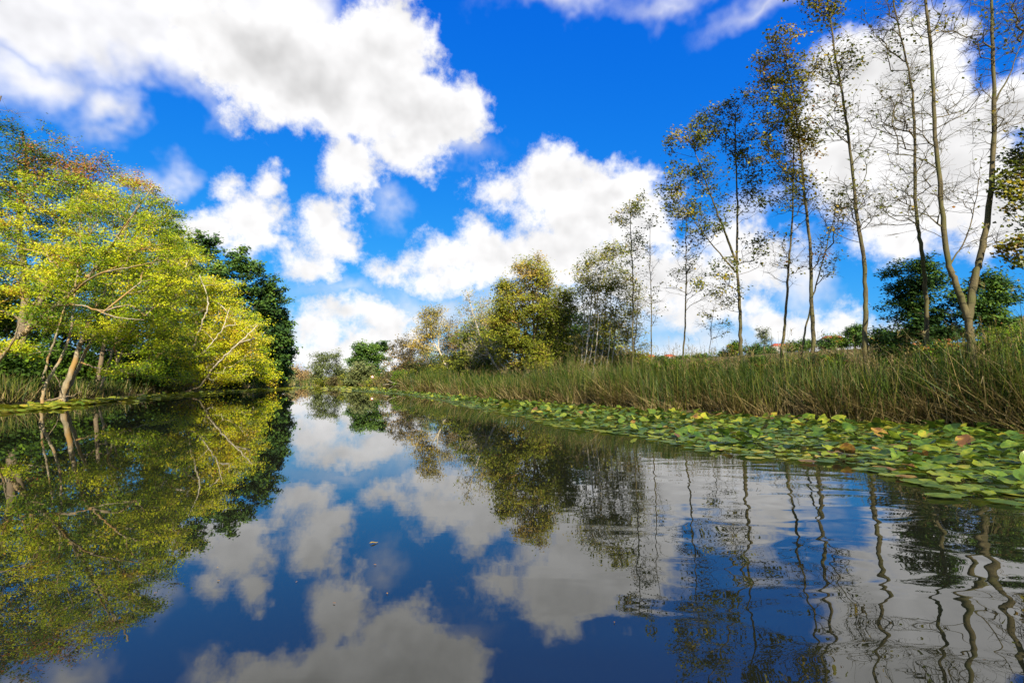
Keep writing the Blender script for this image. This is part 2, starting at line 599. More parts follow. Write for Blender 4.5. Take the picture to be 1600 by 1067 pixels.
def soil_material():
    m = mat('soil_and_meadow'); b = NB(m)
    g = b.n('ShaderNodeNewGeometry')
    n1 = b.n('ShaderNodeTexNoise', {'Vector': g.outputs['Position'], 'Scale': 0.22, 'Detail': 5.0, 'Roughness': 0.6})
    n2 = b.n('ShaderNodeTexNoise', {'Vector': g.outputs['Position'], 'Scale': 5.0, 'Detail': 6.0, 'Roughness': 0.7})
    c1 = b.ramp(n1.outputs[0], [(0.30, (0.085, 0.10, 0.022)), (0.48, (0.15, 0.125, 0.045)), (0.62, (0.19, 0.12, 0.060)), (0.75, (0.10, 0.12, 0.03))])
    c2 = b.ramp(n2.outputs[0], [(0.25, (0.35, 0.35, 0.35)), (0.7, (1.15, 1.15, 1.15))])
    c = b.n('ShaderNodeMix', {0: 1.0, 6: c1, 7: c2}, data_type='RGBA', blend_type='MULTIPLY')
    bp = b.n('ShaderNodeBump', {'Height': n2.outputs[0], 'Strength': 0.8, 'Distance': 0.12})
    p = b.n('ShaderNodeBsdfPrincipled', {'Base Color': c.outputs[2], 'Roughness': 0.95, 'Specular IOR Level': 0.1, 'Normal': bp.outputs[0]})
    b.out(p.outputs[0])
    return m

def build_terrain():
    geo = np.geomspace(8, 5000, 26)
    xs = np.concatenate([-(110 + geo)[::-1], np.linspace(-110, 110, 200), 110 + geo])
    ys = np.concatenate([-(50 + geo)[::-1], np.linspace(-50, 190, 205), 190 + geo])
    X, Y = np.meshgrid(xs, ys)
    Z = height(X.ravel(), Y.ravel())
    v = np.stack([X.ravel(), Y.ravel(), Z], 1)
    nx = len(xs)
    i = (np.arange(len(ys) - 1)[:, None] * nx + np.arange(nx - 1)[None]).ravel()
    q = np.stack([i, i + 1, i + 1 + nx, i + nx], 1)
    o = link('terrain', quads('terrain', v, q, soil_material(), smooth=True))
    tag(o, 'earth banks and rising brown meadow beside the channel', kind='structure')

def water_material():
    m = mat('still_water'); b = NB(m)
    g = b.n('ShaderNodeNewGeometry')
    pos = g.outputs['Position']
    sep = b.n('ShaderNodeSeparateXYZ', {0: pos})
    # lazy swell, longer than it is deep, livelier on the side of the lily bed
    mp = b.n('ShaderNodeMapping', {'Vector': pos, 'Rotation': (0, 0, R(-14)), 'Scale': (0.55, 1.0, 1.0)})
    n1 = b.n('ShaderNodeTexNoise', {'Vector': mp.outputs[0], 'Scale': 2.6, 'Detail': 1.5, 'Roughness': 0.4, 'Distortion': 0.6})
    mp2 = b.n('ShaderNodeMapping', {'Vector': pos, 'Rotation': (0, 0, R(8)), 'Scale': (0.35, 1.0, 1.0)})
    n2 = b.n('ShaderNodeTexNoise', {'Vector': mp2.outputs[0], 'Scale': 9.0, 'Detail': 2.0, 'Roughness': 0.5})
    msk = b.n('ShaderNodeMapRange', {'Value': b.n('ShaderNodeMath', {0: sep.outputs[0], 1: b.n('ShaderNodeMath', {0: sep.outputs[1], 1: 0.25}, operation='MULTIPLY').outputs[0]}, operation='SUBTRACT').outputs[0],
                                     'From Min': -1.2, 'From Max': 1.4, 'To Min': 0.035, 'To Max': 1.0}, interpolation_type='SMOOTHSTEP')
    mskd = b.n('ShaderNodeMapRange', {'Value': sep.outputs[1], 'From Min': 3.0, 'From Max': 11.0, 'To Min': 1.0, 'To Max': 0.06}, interpolation_type='SMOOTHSTEP')
    mk = b.n('ShaderNodeMath', {0: msk.outputs[0], 1: mskd.outputs[0]}, operation='MULTIPLY')
    h1 = b.n('ShaderNodeMath', {0: n1.outputs[0], 1: mk.outputs[0]}, operation='MULTIPLY')
    h2 = b.n('ShaderNodeMath', {0: n2.outputs[0], 1: 0.012}, operation='MULTIPLY')
    h = b.n('ShaderNodeMath', {0: h1.outputs[0], 1: h2.outputs[0]}, operation='ADD')
    bp = b.n('ShaderNodeBump', {'Height': h.outputs[0], 'Strength': 1.0, 'Distance': 0.011})
    p = b.n('ShaderNodeBsdfPrincipled', {'Base Color': (0.010, 0.011, 0.006, 1), 'Roughness': 0.0, 'IOR': 1.82, 'Normal': bp.outputs[0]})
    b.out(p.outputs[0])
    return m

def build_water():
    v = [(-400, -300, 0), (400, -300, 0), (400, 320, 0), (-400, 320, 0)]
    o = link('water', quads('water', v, [0, 1, 2, 3], water_material()))
    tag(o, 'calm dark water of the channel mirroring the clouds', kind='structure')

build_terrain()
build_water()

# ------------------------------------------------------------------ materials for plants
M = {}
YG = [(0.0, (0.035, 0.070, 0.008)), (0.22, (0.13, 0.23, 0.010)), (0.42, (0.42, 0.50, 0.012)), (0.65, (0.66, 0.64, 0.016)), (0.82, (0.74, 0.56, 0.04)), (0.92, (0.48, 0.19, 0.05)), (1.0, (0.36, 0.10, 0.04))]
M['yellow_leaf'] = leaf_material('yellow_green_leaf', YG, 0.45)
M['green_leaf'] = leaf_material('green_leaf', [(0.0, (0.018, 0.042, 0.008)), (0.3, (0.06, 0.12, 0.010)), (0.6, (0.17, 0.28, 0.014)), (0.8, (0.30, 0.32, 0.025)), (0.9, (0.48, 0.21, 0.05)), (1.0, (0.34, 0.11, 0.04))], 0.42)
M['dark_leaf'] = leaf_material('dark_green_leaf', [(0.0, (0.020, 0.048, 0.010)), (0.5, (0.060, 0.125, 0.018)), (1.0, (0.15, 0.24, 0.028))], 0.25)
M['poplar_leaf'] = leaf_material('poplar_leaf', [(0.0, (0.045, 0.068, 0.009)), (0.4, (0.14, 0.16, 0.014)), (0.7, (0.30, 0.26, 0.022)), (0.9, (0.44, 0.30, 0.025)), (1.0, (0.28, 0.12, 0.02))], 0.35, 0.4)
M['olive_leaf'] = leaf_material('olive_leaf', [(0.0, (0.050, 0.070, 0.010)), (0.4, (0.22, 0.25, 0.018)), (0.7, (0.40, 0.37, 0.03)), (1.0, (0.42, 0.28, 0.07))], 0.4)
M['brown_leaf'] = leaf_material('brown_leaf', [(0.0, (0.06, 0.055, 0.018)), (0.5, (0.18, 0.14, 0.045)), (1.0, (0.38, 0.25, 0.09))], 0.3)
M['gold_leaf'] = leaf_material('gold_leaf', [(0.0, (0.18, 0.17, 0.02)), (0.5, (0.44, 0.34, 0.045)), (1.0, (0.58, 0.38, 0.07))], 0.4)
M['willow_leaf'] = leaf_material('grey_green_leaf', [(0.0, (0.07, 0.09, 0.03)), (0.5, (0.17, 0.20, 0.06)), (1.0, (0.28, 0.28, 0.10))], 0.3)
M['pale_bark'] = bark_material('pale_bark', (0.14, 0.11, 0.06), (0.36, 0.29, 0.18), (0.32, 0.19, 0.06), 7)
M['poplar_bark'] = bark_material('poplar_bark', (0.045, 0.037, 0.02), (0.14, 0.11, 0.05), (0.09, 0.085, 0.028), 9)
M['white_bark'] = bark_material('white_bark', (0.28, 0.24, 0.17), (0.52, 0.46, 0.34), (0.40, 0.33, 0.2), 7)
M['brown_bark'] = bark_material('brown_bark', (0.10, 0.075, 0.045), (0.24, 0.18, 0.11), (0.18, 0.13, 0.07), 8)

# ------------------------------------------------------------------ trees of the left bank
LB = 'trees leaning over the left bank'
make_tree('leaning_tree', 'stout pale trunk leaning low over the water under yellow-green leaves', 20,
          [[(-40, 600), (10, 545), (62, 500), (115, 455), (165, 400), (205, 340, 1), (240, 290, 1.5)],
           [(70, 605, 1), (95, 560, 1.2), (110, 520, 1.5), (118, 450, 2), (125, 380, 2.5), (120, 300, 3)],
           [(112, 458), (150, 430, -1.2), (200, 418, -1.8), (250, 408, -1.9)], [(90, 477), (130, 478, -1.2), (180, 495, -1.8), (225, 500, -2.0)], [(160, 405), (190, 360, -1.4), (215, 325, -1.8)],
           [(-30, 610, -.5), (-5, 570, -1), (20, 535, -1.6), (30, 505, -1.9)], [(60, 502), (40, 470, -1.2), (25, 430, -1.8)]],
          [(120, 430, 90, 50, 0, 1.3), (60, 480, 70, 45, -1), (210, 400, 75, 55, 0, 1.3), (30, 390, 80, 60, 1, 1.3), (250, 350, 45, 45, 1),
           (190, 330, 70, 50, 1, 1.4), (110, 320, 80, 55, 2, 1.4), (240, 460, 60, 50, 0.5, 1.2), (40, 545, 40, 22, -1)],
          M['yellow_leaf'], M['pale_bark'], tips=330, per_tip=125, leaf=0.088, spread=0.48, r0=[0.15, 0.075, 0.045, 0.045, 0.045, 0.09, 0.04], flat=0.35, var=(0.43, 0.15), seed=11, group=LB, rtip=0.010)
make_tree('twin_trunk_tree', 'twin pale trunks rising from one mossy foot at the water edge', 25.5,
          [[(98, 618), (108, 590), (120, 555), (132, 520), (150, 480), (180, 430, 1), (220, 380, 2)],
           [(104, 612, .3), (122, 578, .5), (136, 545, .7), (160, 510, 1), (200, 470, 1), (250, 430, 1)],
           [(126, 566, 0.3), (160, 578, -.6), (200, 584, -1), (245, 582, -1.3)]],
          [(170, 520, 60, 26, -1, 1.6), (230, 520, 60, 36, -1, 1.5), (260, 470, 60, 50, 0, 1.3), (200, 450, 60, 45, 0, 1.3),
           (265, 400, 50, 50, 1, 1.2), (215, 575, 60, 18, -2, 2), (270, 590, 40, 12, 2, 2), (130, 480, 50, 40, 0), (270, 550, 40, 26, -1, 1.4)],
          M['yellow_leaf'], M['pale_bark'], tips=270, per_tip=115, leaf=0.095, spread=0.58, r0=[0.18, 0.13, 0.04], flat=0.35, var=(0.40, 0.15), seed=12, group=LB, rtip=0.010)
for k, (s, sd) in enumerate([([(62, 612, 3), (76, 560, 3), (95, 500, 3), (110, 430, 3.5)], 31), ([(158, 606, 3), (172, 560, 3), (184, 520, 3), (205, 450, 4)], 32)]):
    make_tree('slim_tree', ['slim grey stem standing just behind the stout leaning trunk', 'slim grey stem standing beyond the twin pale trunks'][k], 24 + 3 * k,
              [s], [(s[-1][0], s[-1][1] - 20, 60, 50, 3.5), (s[-1][0] + 20, s[-1][1] - 90, 60, 60, 4)],
              M['yellow_leaf'], M['pale_bark'], tips=90, per_tip=80, leaf=0.12, spread=0.5, r0=0.10, var=(0.36, 0.2), seed=sd, group=LB)
make_tree('yellow_tree', 'golden yellow tree with pale forked stems spreading over the far reeds', 42,
          [[(305, 610), (297, 570, -1), (305, 535, -2), (318, 500, -3), (325, 470, -3), (312, 430, -1.5)],
           [(308, 612), (330, 580, -2), (352, 556, -3), (380, 530, -3), (402, 508, -2)],
           [(298, 565, -1), (320, 548, -2.6), (345, 518, -3), (360, 480, -2.4)], [(306, 532, -2), (285, 500, -3), (262, 470, -3)]],
          [(310, 470, 50, 42, 0, 1.3), (368, 505, 38, 28, 0, 1.2), (335, 455, 38, 26, 0, 1.3), (270, 440, 40, 45, 1, 1.3), (390, 520, 28, 22, -1), (340, 540, 45, 34, -1, 1.4),
           (290, 540, 40, 40, -1, 1.4), (375, 572, 36, 26, 0, 1.3), (288, 410, 30, 28, 2), (340, 585, 45, 18, -1, 1.5), (275, 585, 40, 20, -1, 1.5)],
          M['yellow_leaf'], M['white_bark'], tips=440, per_tip=90, leaf=0.145, spread=0.8, r0=[0.14, 0.13, 0.08, 0.07], flat=0.4, var=(0.60, 0.13), seed=13, group=LB, rtip=0.013)
make_tree('yellow_tree', 'pale yellow bushy tree at the foot of the dark poplars', 56,
          [[(395, 606), (398, 575), (392, 540), (400, 505)]],
          [(388, 535, 24, 26, 0, 1.3), (398, 570, 26, 24, 0, 1.3), (412, 590, 20, 12, 0), (375, 515, 20, 18, 0)],
          M['yellow_leaf'], M['white_bark'], tips=130, per_tip=60, leaf=0.2, spread=0.8, r0=0.12, var=(0.57, 0.17), seed=14, group=LB, rtip=0.014)
make_tree('tall_green_tree', 'tall dense green tree with rusty tips crowning the left bank', 29,
          [[(20, 615), (30, 540), (40, 450), (30, 350), (40, 260), (35, 205)], [(30, 540), (80, 430), (110, 320), (120, 250)]],
          [(35, 235, 55, 45, 0, 1.4), (90, 265, 50, 40, 0, 1.4), (20, 320, 70, 60, 0, 1.4), (120, 310, 60, 55, 0, 1.4), (60, 400, 90, 60, 1, 1.4), (-30, 260, 60, 70, 0, 1.4),
           (150, 275, 26, 30, 0), (-40, 420, 60, 90, 0), (30, 500, 60, 40, 2, 1.5)],
          M['green_leaf'], M['brown_bark'], tips=440, per_tip=115, leaf=0.135, spread=0.65, flat=0.5, r0=[0.28, 0.16], var=(0.50, 0.2), seed=15, orange=(140, 270, 60), rtip=0.009)
make_tree('rusty_topped_tree', 'slender tree with loose rust-tipped crown above the yellow foliage', 33,
          [[(150, 610), (165, 520), (180, 420), (200, 330), (215, 280)], [(180, 420), (220, 350), (245, 300)]],
          [(210, 285, 40, 30, 0, 1.3), (240, 310, 28, 28, 0, 1.3), (185, 330, 50, 40, 0, 1.4), (235, 370, 40, 40, 0, 1.4), (170, 410, 70, 60, 0, 1.4), (230, 440, 60, 50, 1, 1.5), (140, 500, 80, 50, 1, 1.4), (230, 520, 70, 45, 1, 1.4)],
          M['yellow_leaf'], M['brown_bark'], tips=280, per_tip=95, leaf=0.12, spread=0.65, flat=0.4, r0=[0.18, 0.1], var=(0.44, 0.22), seed=16, orange=(220, 285, 55), rtip=0.009)
make_tree('bare_topped_tree', 'grey bare twigs rising above the tall green tree', 27,
          [[(-60, 610), (-50, 500), (-40, 380), (-25, 270), (-12, 200), (2, 150)]],
          [(0, 175, 16, 24), (15, 185, 24, 14), (-30, 200, 40, 30), (-50, 330, 50, 60, 0)],
          M['green_leaf'], M['brown_bark'], tips=70, per_tip=10, leaf=0.11, spread=0.5, r0=0.16, var=(0.55, 0.2), seed=17, bare=0.55, twigs=5, rtip=0.007)
DP = 'dark poplars behind the yellow trees'
for k, (x, top, w, dd, sd) in enumerate([(268, 346, 24, 58, 1), (326, 364, 38, 60, 2), (380, 388, 38, 64, 3), (418, 430, 32, 68, 4), (436, 480, 18, 72, 5)]):
    h = 600 - top
    lab = ['dark green poplar tip showing just above the golden crown', 'dark green poplar with the broadest rounded top behind yellow leaves',
           'dark green poplar in the middle of the dark row', 'dark green poplar stepping down towards the channel bend', 'short dark poplar ending the row at the channel bend'][k]
    blobs = [(x, top + 22, w * .6, 24), (x, top + h * .22, w * .95, h * .14, 0, 1.1), (x - 4, top + h * .42, w * 1.05, h * .16, 0, 1.1), (x + 3, top + h * .62, w * 1.1, h * .17, 0, 1.1), (x, top + h * .82, w * 1.0, h * .14, 0, 1.1)]
    make_tree('dark_poplar', lab, dd, [[(x, 604), (x + 1, 560), (x - 1, 500), (x, top + 20)]], blobs, M['dark_leaf'], M['brown_bark'],
              tips=220, per_tip=62, leaf=0.35, spread=0.75, r0=0.28, var=(0.5, 0.25), seed=40 + sd, group=DP, rtip=0.02, aspect=0.8, shell=0.35, twigs=2)
# shaded understorey that closes the bank below the crowns
for k, (x, y, w, h, dd) in enumerate([(-40, 590, 80, 45, 24), (40, 575, 60, 40, 30), (130, 575, 60, 36, 34), (215, 578, 60, 34, 38), (290, 585, 50, 26, 50), (350, 588, 40, 20, 54), (425, 585, 30, 24, 74), (-60, 500, 60, 60, 30), (100, 520, 70, 50, 38), (190, 530, 70, 50, 42), (260, 555, 50, 40, 52), (20, 480, 70, 50, 36), (130, 440, 70, 60, 42), (340, 560, 50, 36, 62), (390, 580, 36, 22, 66)]):
    make_tree('understorey_bush', 'shaded green bush filling the gap below the left bank crowns', dd, [[(x, y + h * 0.9), (x + 4, y), (x, y - h * .6)]],
              [(x, y, w, h, 0, 1.1)], M['green_leaf'], M['brown_bark'], tips=110, per_tip=62, leaf=0.235, spread=0.75, r0=0.05, var=(0.24, 0.14), seed=60 + k,
              category='bush', group='bushes below the left bank crowns', twigs=1, sides=5)

# ------------------------------------------------------------------ far end of the channel
def far_tree(name, label, D, x, base, blobs, lm, bm_, tips, per, leaf, spread, seed, var=(0.5, 0.25), r0=0.15, stems=None, group=None, cat='tree', **kw):
    st = stems or [[(x, base), (x + 1, (base + blobs[0][1]) / 2), (x, blobs[0][1])]]
    kw.setdefault('twigs', 1)
    return make_tree(name, label, D, st, blobs, lm, bm_, tips=tips, per_tip=per, leaf=leaf, spread=spread, r0=r0, var=var, seed=seed, group=group, category=cat, rtip=0.00022 * D, sides=5, **kw)
far_tree('grey_green_tree', 'loose grey-green tree at the bend beside the dark round tree', 112, 501, 600, [(500, 565, 13, 14), (503, 583, 14, 14), (494, 590, 8, 8)], M['willow_leaf'], M['brown_bark'], 90, 40, 0.36, 1.2, 81, (0.3, 0.2))
far_tree('grey_green_tree', 'grey-green tree with a bare top at the bend of the channel', 108, 525, 601, [(524, 560, 8, 8), (526, 578, 14, 12), (530, 590, 12, 10)], M['willow_leaf'], M['brown_bark'], 90, 36, 0.34, 1.1, 82, (0.25, 0.2))
far_tree('dark_round_tree', 'dark green rounded tree with layered boughs by the far water', 88, 572, 603,
         [(562, 545, 12, 10), (580, 545, 14, 10), (555, 562, 16, 10), (585, 562, 18, 12), (570, 578, 30, 14), (590, 588, 20, 14), (572, 555, 22, 16)], M['dark_leaf'], M['brown_bark'], 220, 55, 0.34, 0.9, 83, (0.55, 0.25))
far_tree('umbrella_pine', 'umbrella-topped dark pine rising behind the dark round tree', 100, 599, 602, [(597, 540, 8, 7), (593, 545, 6, 4), (601, 545, 5, 5)], M['dark_leaf'], M['brown_bark'], 50, 60, 0.3, 0.7, 84, (0.25, 0.15), stems=[[(600, 602), (600, 575), (598, 548)]])
far_tree('willow_bush', 'pale grey-green willow bush in front of the dark round tree', 80, 563, 604, [(560, 582, 16, 14), (572, 585, 12, 13), (563, 594, 20, 10)], M['willow_leaf'], M['brown_bark'], 110, 50, 0.28, 0.9, 85, (0.6, 0.25), cat='bush')
for k, (x, y, w, h, dd) in enumerate([(446, 590, 12, 9, 150), (460, 585, 13, 11, 165), (474, 588, 12, 10, 172), (452, 583, 14, 10, 185), (485, 593, 9, 6, 160), (437, 588, 10, 12, 140)]):
    far_tree('far_scrub', 'pale tan scrub on the far bank closing the channel', dd, x, 600, [(x, y, w, h)], M['brown_leaf'] if k % 3 else M['willow_leaf'], M['white_bark'], 60, 30, 0.5, 1.6, 90 + k, (0.85, 0.2), group='scrub on the far bank', cat='bush')
for k, (x, y, w, h, dd) in enumerate([(546, 594, 14, 9, 84), (528, 597, 14, 6, 95), (508, 598, 14, 5, 105), (605, 596, 16, 8, 72), (590, 600, 14, 5, 74)]):
    far_tree('waterside_bush', 'low brownish bush along the far right waterside', dd, x, 604, [(x, y, w, h)], [M['olive_leaf'], M['brown_leaf']][k % 2], M['brown_bark'], 50, 40, 0.26, 0.8, 100 + k, (0.35, 0.25), group='low bushes by the far water', cat='bush')

# ------------------------------------------------------------------ middle of the right bank
far_tree('brown_thicket', 'brown twiggy thicket beside the golden leaning tree', 62, 640, 606, [(640, 555, 28, 38), (620, 570, 24, 28), (655, 575, 30, 28), (632, 535, 12, 16), (610, 590, 20, 14)], M['brown_leaf'], M['brown_bark'], 220, 34, 0.2, 0.75, 110, (0.38, 0.28), cat='bush')
far_tree('dark_thicket', 'dark green thicket behind the golden leaning tree', 60, 705, 604, [(705, 550, 26, 34), (690, 580, 40, 22), (725, 575, 26, 26), (745, 560, 20, 34)], M['green_leaf'], M['brown_bark'], 200, 46, 0.2, 0.7, 111, (0.22, 0.18), cat='bush')
make_tree('golden_leaning_tree', 'golden brown tree with a bare white trunk leaning from the reeds', 47,
          [[(706, 590), (694, 566), (686, 545), (685, 525), (690, 500)], [(686, 548), (678, 535), (674, 515), (672, 495)]],
          [(670, 495, 20, 18), (682, 490, 14, 14), (665, 525, 22, 20), (680, 515, 22, 20), (658, 540, 16, 18)], M['gold_leaf'], M['white_bark'],
          tips=150, per_tip=34, leaf=0.16, spread=0.6, r0=[0.15, 0.08], var=(0.45, 0.28), seed=112, rtip=0.012)
make_tree('leaning_bare_tree', 'pair of grey leaning stems with bare twigs beside the round olive tree', 36,
          [[(783, 585), (768, 560), (752, 530), (742, 500), (734, 470), (728, 452)], [(790, 582), (776, 555), (764, 530), (756, 500), (750, 468)]],
          [(735, 480, 20, 28), (752, 500, 22, 34), (765, 490, 22, 34), (770, 545, 28, 20), (745, 540, 22, 24)], M['olive_leaf'], M['white_bark'],
          tips=170, per_tip=14, leaf=0.13, spread=0.5, r0=[0.10, 0.09], var=(0.6, 0.25), seed=113, rtip=0.010, twigs=5, bare=0.4)
make_tree('round_olive_tree', 'broad olive tree with round crown and pale straight trunk', 31,
          [[(838, 592), (836, 550), (834, 500), (832, 450), (830, 415)], [(836, 520), (846, 480), (852, 440)], [(834, 500), (815, 465), (800, 440)]],
          [(825, 430, 34, 26, 0, 1.3), (845, 445, 26, 26, 0, 1.3), (795, 460, 26, 24, 0, 1.2), (785, 445, 14, 12), (815, 490, 46, 36, 0, 1.2), (860, 490, 26, 40, 0, 1.1), (790, 520, 34, 36, 0, 1.2), (840, 545, 40, 30, 0, 1.2)],
          M['olive_leaf'], M['pale_bark'], tips=420, per_tip=85, leaf=0.125, spread=0.5, r0=[0.13, .07, .07], var=(0.45, 0.26), seed=114, rtip=0.009)
make_tree('green_alder', 'darker green small alder between the round olive tree and white stems', 29,
          [[(885, 596), (884, 550), (880, 500), (882, 462)], [(866, 598), (868, 560), (872, 520)]],
          [(880, 460, 16, 14), (890, 475, 14, 18), (872, 500, 26, 36, 0, 1.1), (885, 545, 30, 30, 0, 1.1), (850, 560, 26, 24)],
          M['olive_leaf'], M['pale_bark'], tips=200, per_tip=60, leaf=0.12, spread=0.5, r0=[0.07, .06], var=(0.36, 0.18), seed=115, rtip=0.010)
stems = []
for (xb, xm, xt, yt, dz) in [(908, 922, 935, 410, 0), (915, 930, 948, 395, .6), (925, 934, 925, 420, -.4), (935, 945, 962, 392, 1.0), (945, 954, 958, 430, .3), (905, 912, 912, 440, 1.2), (952, 962, 975, 430, 1.5)]:
    stems.append([(xb, 592, dz), ((xb + xm) / 2 + 2, 545, dz), (xm, 490, dz), ((xm + xt) / 2 - 2, (490 + yt) / 2, dz), (xt, yt, dz)])
make_tree('white_stemmed_clump', 'clump of many slim white stems under brownish olive crowns', 26, stems,
          [(915, 425, 18, 24), (945, 402, 26, 16), (965, 390, 18, 14), (925, 455, 30, 28, 0, 1.2), (960, 440, 28, 34, .5, 1.2), (985, 470, 14, 24, 1), (940, 500, 40, 34, 1, 1.1), (985, 520, 16, 34, 1.5), (915, 545, 34, 24, 1.5)],
          M['olive_leaf'], M['white_bark'], tips=420, per_tip=40, leaf=0.12, spread=0.42, r0=0.055, var=(0.50, 0.28), seed=116, rtip=0.007, twigs=4, bare=0.25)
make_tree('twiggy_alder', 'twiggy brown young alder behind the two thinnest poplars', 27,
          [[(985, 588), (990, 550), (995, 500), (998, 450)]], [(995, 470, 14, 30), (990, 520, 18, 40), (1005, 540, 12, 24)], M['olive_leaf'], M['pale_bark'],
          tips=80, per_tip=20, leaf=0.10, spread=0.4, r0=0.05, var=(0.6, 0.25), seed=117, rtip=0.006, twigs=4, bare=0.3)
for k, (x, y, w, h, dd) in enumerate([(755, 565, 40, 32, 39), (820, 562, 44, 36, 33), (880, 565, 40, 32, 31), (935, 565, 42, 30, 30), (715, 575, 36, 26, 47), (778, 530, 34, 36, 40), (668, 585, 36, 18, 50), (735, 535, 26, 34, 44), (640, 590, 30, 12, 56), (985, 570, 30, 22, 29), (850, 530, 34, 36, 36), (905, 525, 30, 40, 34)]):
    far_tree('bank_bush', 'low green bush among the stems on the right bank', dd, x, y + h, [(x, y, w, h)], [M['olive_leaf'], M['olive_leaf'], M['green_leaf']][k % 3], M['brown_bark'], 110, 44, 0.16, 0.5, 120 + k, ((0.30, 0.45, 0.4, 0.22)[k % 4], 0.22), group='low bushes among the right bank stems', cat='bush', r0=0.04)

BT = [('olive-brown tree filling the gap behind the golden leaning tree', 712, 515, 30, 46, 58, 'brown_leaf', .45), ('dull olive tree behind the pair of grey leaning stems', 752, 500, 30, 50, 50, 'olive_leaf', .30),
      ('twiggy olive tree just behind the shoulder of the round olive tree', 785, 490, 26, 50, 44, 'olive_leaf', .5), ('dark olive tree between the round crown and the white stems', 872, 500, 30, 52, 42, 'olive_leaf', .25),
      ('brownish tree half hidden behind the white-stemmed clump', 955, 505, 36, 56, 40, 'olive_leaf', .6), ('green thicket tree behind the brown twiggy thicket', 668, 552, 30, 32, 66, 'green_leaf', .35)]
for k, (lab, x, y, w, h, dd, lm, v0) in enumerate(BT):
    far_tree('thicket_tree', lab, dd, x, 600, [(x, y, w * .6, h * .55, 0, 1.2), (x - w * .35, y + h * .55, w * .6, h * .5, 0, 1.2), (x + w * .35, y + h * .5, w * .6, h * .55, 0, 1.2), (x, y + h * 1.1, w, h * .5, 0, 1.2)],
             M[lm], M['white_bark'], 200, 34, 0.16, 0.65, 140 + k, (v0, 0.25), group='trees behind the right bank thicket', bare=0.12, twigs=3)

# ------------------------------------------------------------------ the row of slender poplars on the right bank
PG = 'row of slender poplars on the right bank'
def poplar(label, D, stems, blobs, tips, per, seed, r0, leaf=0.075, spread=0.30, var=(0.42, 0.24), twigs=3, bare=0.35, **kw):
    r0 = [x * 0.66 for x in r0] if isinstance(r0, list) else r0 * 0.68
    leaf *= 1.15; tips = int(tips * 1.3); per = int(per * 1.7); bare = min(0.85, bare + 0.36)
    return make_tree('slender_poplar', label, D, stems, blobs, M['poplar_leaf'], M['poplar_bark'], tips=tips, per_tip=per, leaf=leaf, spread=spread, r0=r0,
                     var=var, seed=seed, twigs=twigs, bare=bare, rtip=0.0050, aspect=0.85, group=PG, up=0.1, shell=0.5, lowpen=3.6, **kw)
poplar('thin poplar standing closest to the clump of white stems', 21.5, [[(988, 585), (989, 500), (988, 420), (985, 350), (984, 315)]],
       [(985, 330, 24, 22), (1000, 320, 14, 14), (968, 345, 14, 16), (990, 375, 20, 24), (990, 440, 16, 50)], 100, 16, 201, 0.065)
poplar('thin straight poplar with sparse leaves, second from the white-stemmed clump', 20.5, [[(1018, 588), (1018, 500), (1016, 420), (1015, 350)]],
       [(1016, 350, 12, 18), (1016, 400, 16, 34), (1018, 470, 20, 50)], 60, 9, 202, 0.055)
poplar('thin poplar with a small leafy top, third from the white-stemmed clump', 19.5, [[(1065, 590), (1070, 520), (1072, 440), (1072, 370), (1074, 330)]],
       [(1068, 340, 28, 34), (1080, 390, 30, 30), (1062, 430, 24, 40), (1090, 450, 24, 40)], 110, 12, 203, 0.07)
poplar('young sapling with scattered leaves between two poplars', 19, [[(1107, 592), (1109, 545), (1113, 500), (1122, 460)]],
       [(1120, 470, 22, 22), (1105, 495, 26, 22), (1125, 510, 22, 22)], 36, 10, 204, 0.03, bare=0.2)
poplar('leafy poplar forking into two fanned limbs halfway up', 17.5, [[(1157, 592), (1158, 540), (1156, 480), (1152, 420), (1152, 340), (1150, 260), (1148, 180)], [(1152, 412), (1135, 370), (1112, 310), (1090, 250), (1075, 215)],
       [(1150, 425), (1115, 385), (1085, 345), (1050, 300)]],
       [(1150, 175, 32, 30), (1075, 215, 36, 34), (1110, 195, 30, 32), (1050, 280, 28, 30), (1100, 280, 46, 40, 0, 1.2), (1160, 240, 30, 44), (1065, 320, 34, 26), (1100, 350, 40, 40), (1175, 300, 24, 50), (1130, 440, 40, 40), (1180, 390, 24, 30)], 330, 26, 205, [0.125, 0.07, 0.045], bare=0.22)
poplar('leaning poplar with a bare mid trunk next to the curved one', 16.8, [[(1219, 592), (1222, 545), (1228, 490), (1232, 420), (1238, 340), (1240, 240), (1242, 170)]],
       [(1240, 190, 26, 50), (1225, 270, 30, 50), (1250, 320, 26, 40), (1225, 400, 36, 50)], 150, 13, 206, 0.095)
poplar('tall poplar with two crossing stems and a dense leafy top', 15.8, [[(1268, 590), (1271, 530), (1268, 470), (1266, 400), (1258, 310), (1250, 230), (1240, 150), (1222, 70)], [(1247, 592, .5), (1255, 535, .4), (1266, 480, .3), (1282, 420, .4), (1298, 360, .6), (1310, 310, .8)], [(1256, 290), (1225, 265), (1198, 235), (1180, 200)]],
       [(1215, 85, 36, 40), (1200, 140, 28, 40), (1245, 130, 32, 50), (1225, 190, 44, 40), (1260, 220, 28, 44), (1205, 240, 28, 30), (1240, 300, 46, 40), (1305, 330, 22, 40), (1285, 400, 34, 40)], 330, 24, 207, [0.125, 0.065, 0.04], var=(0.5, 0.24), bare=0.25)
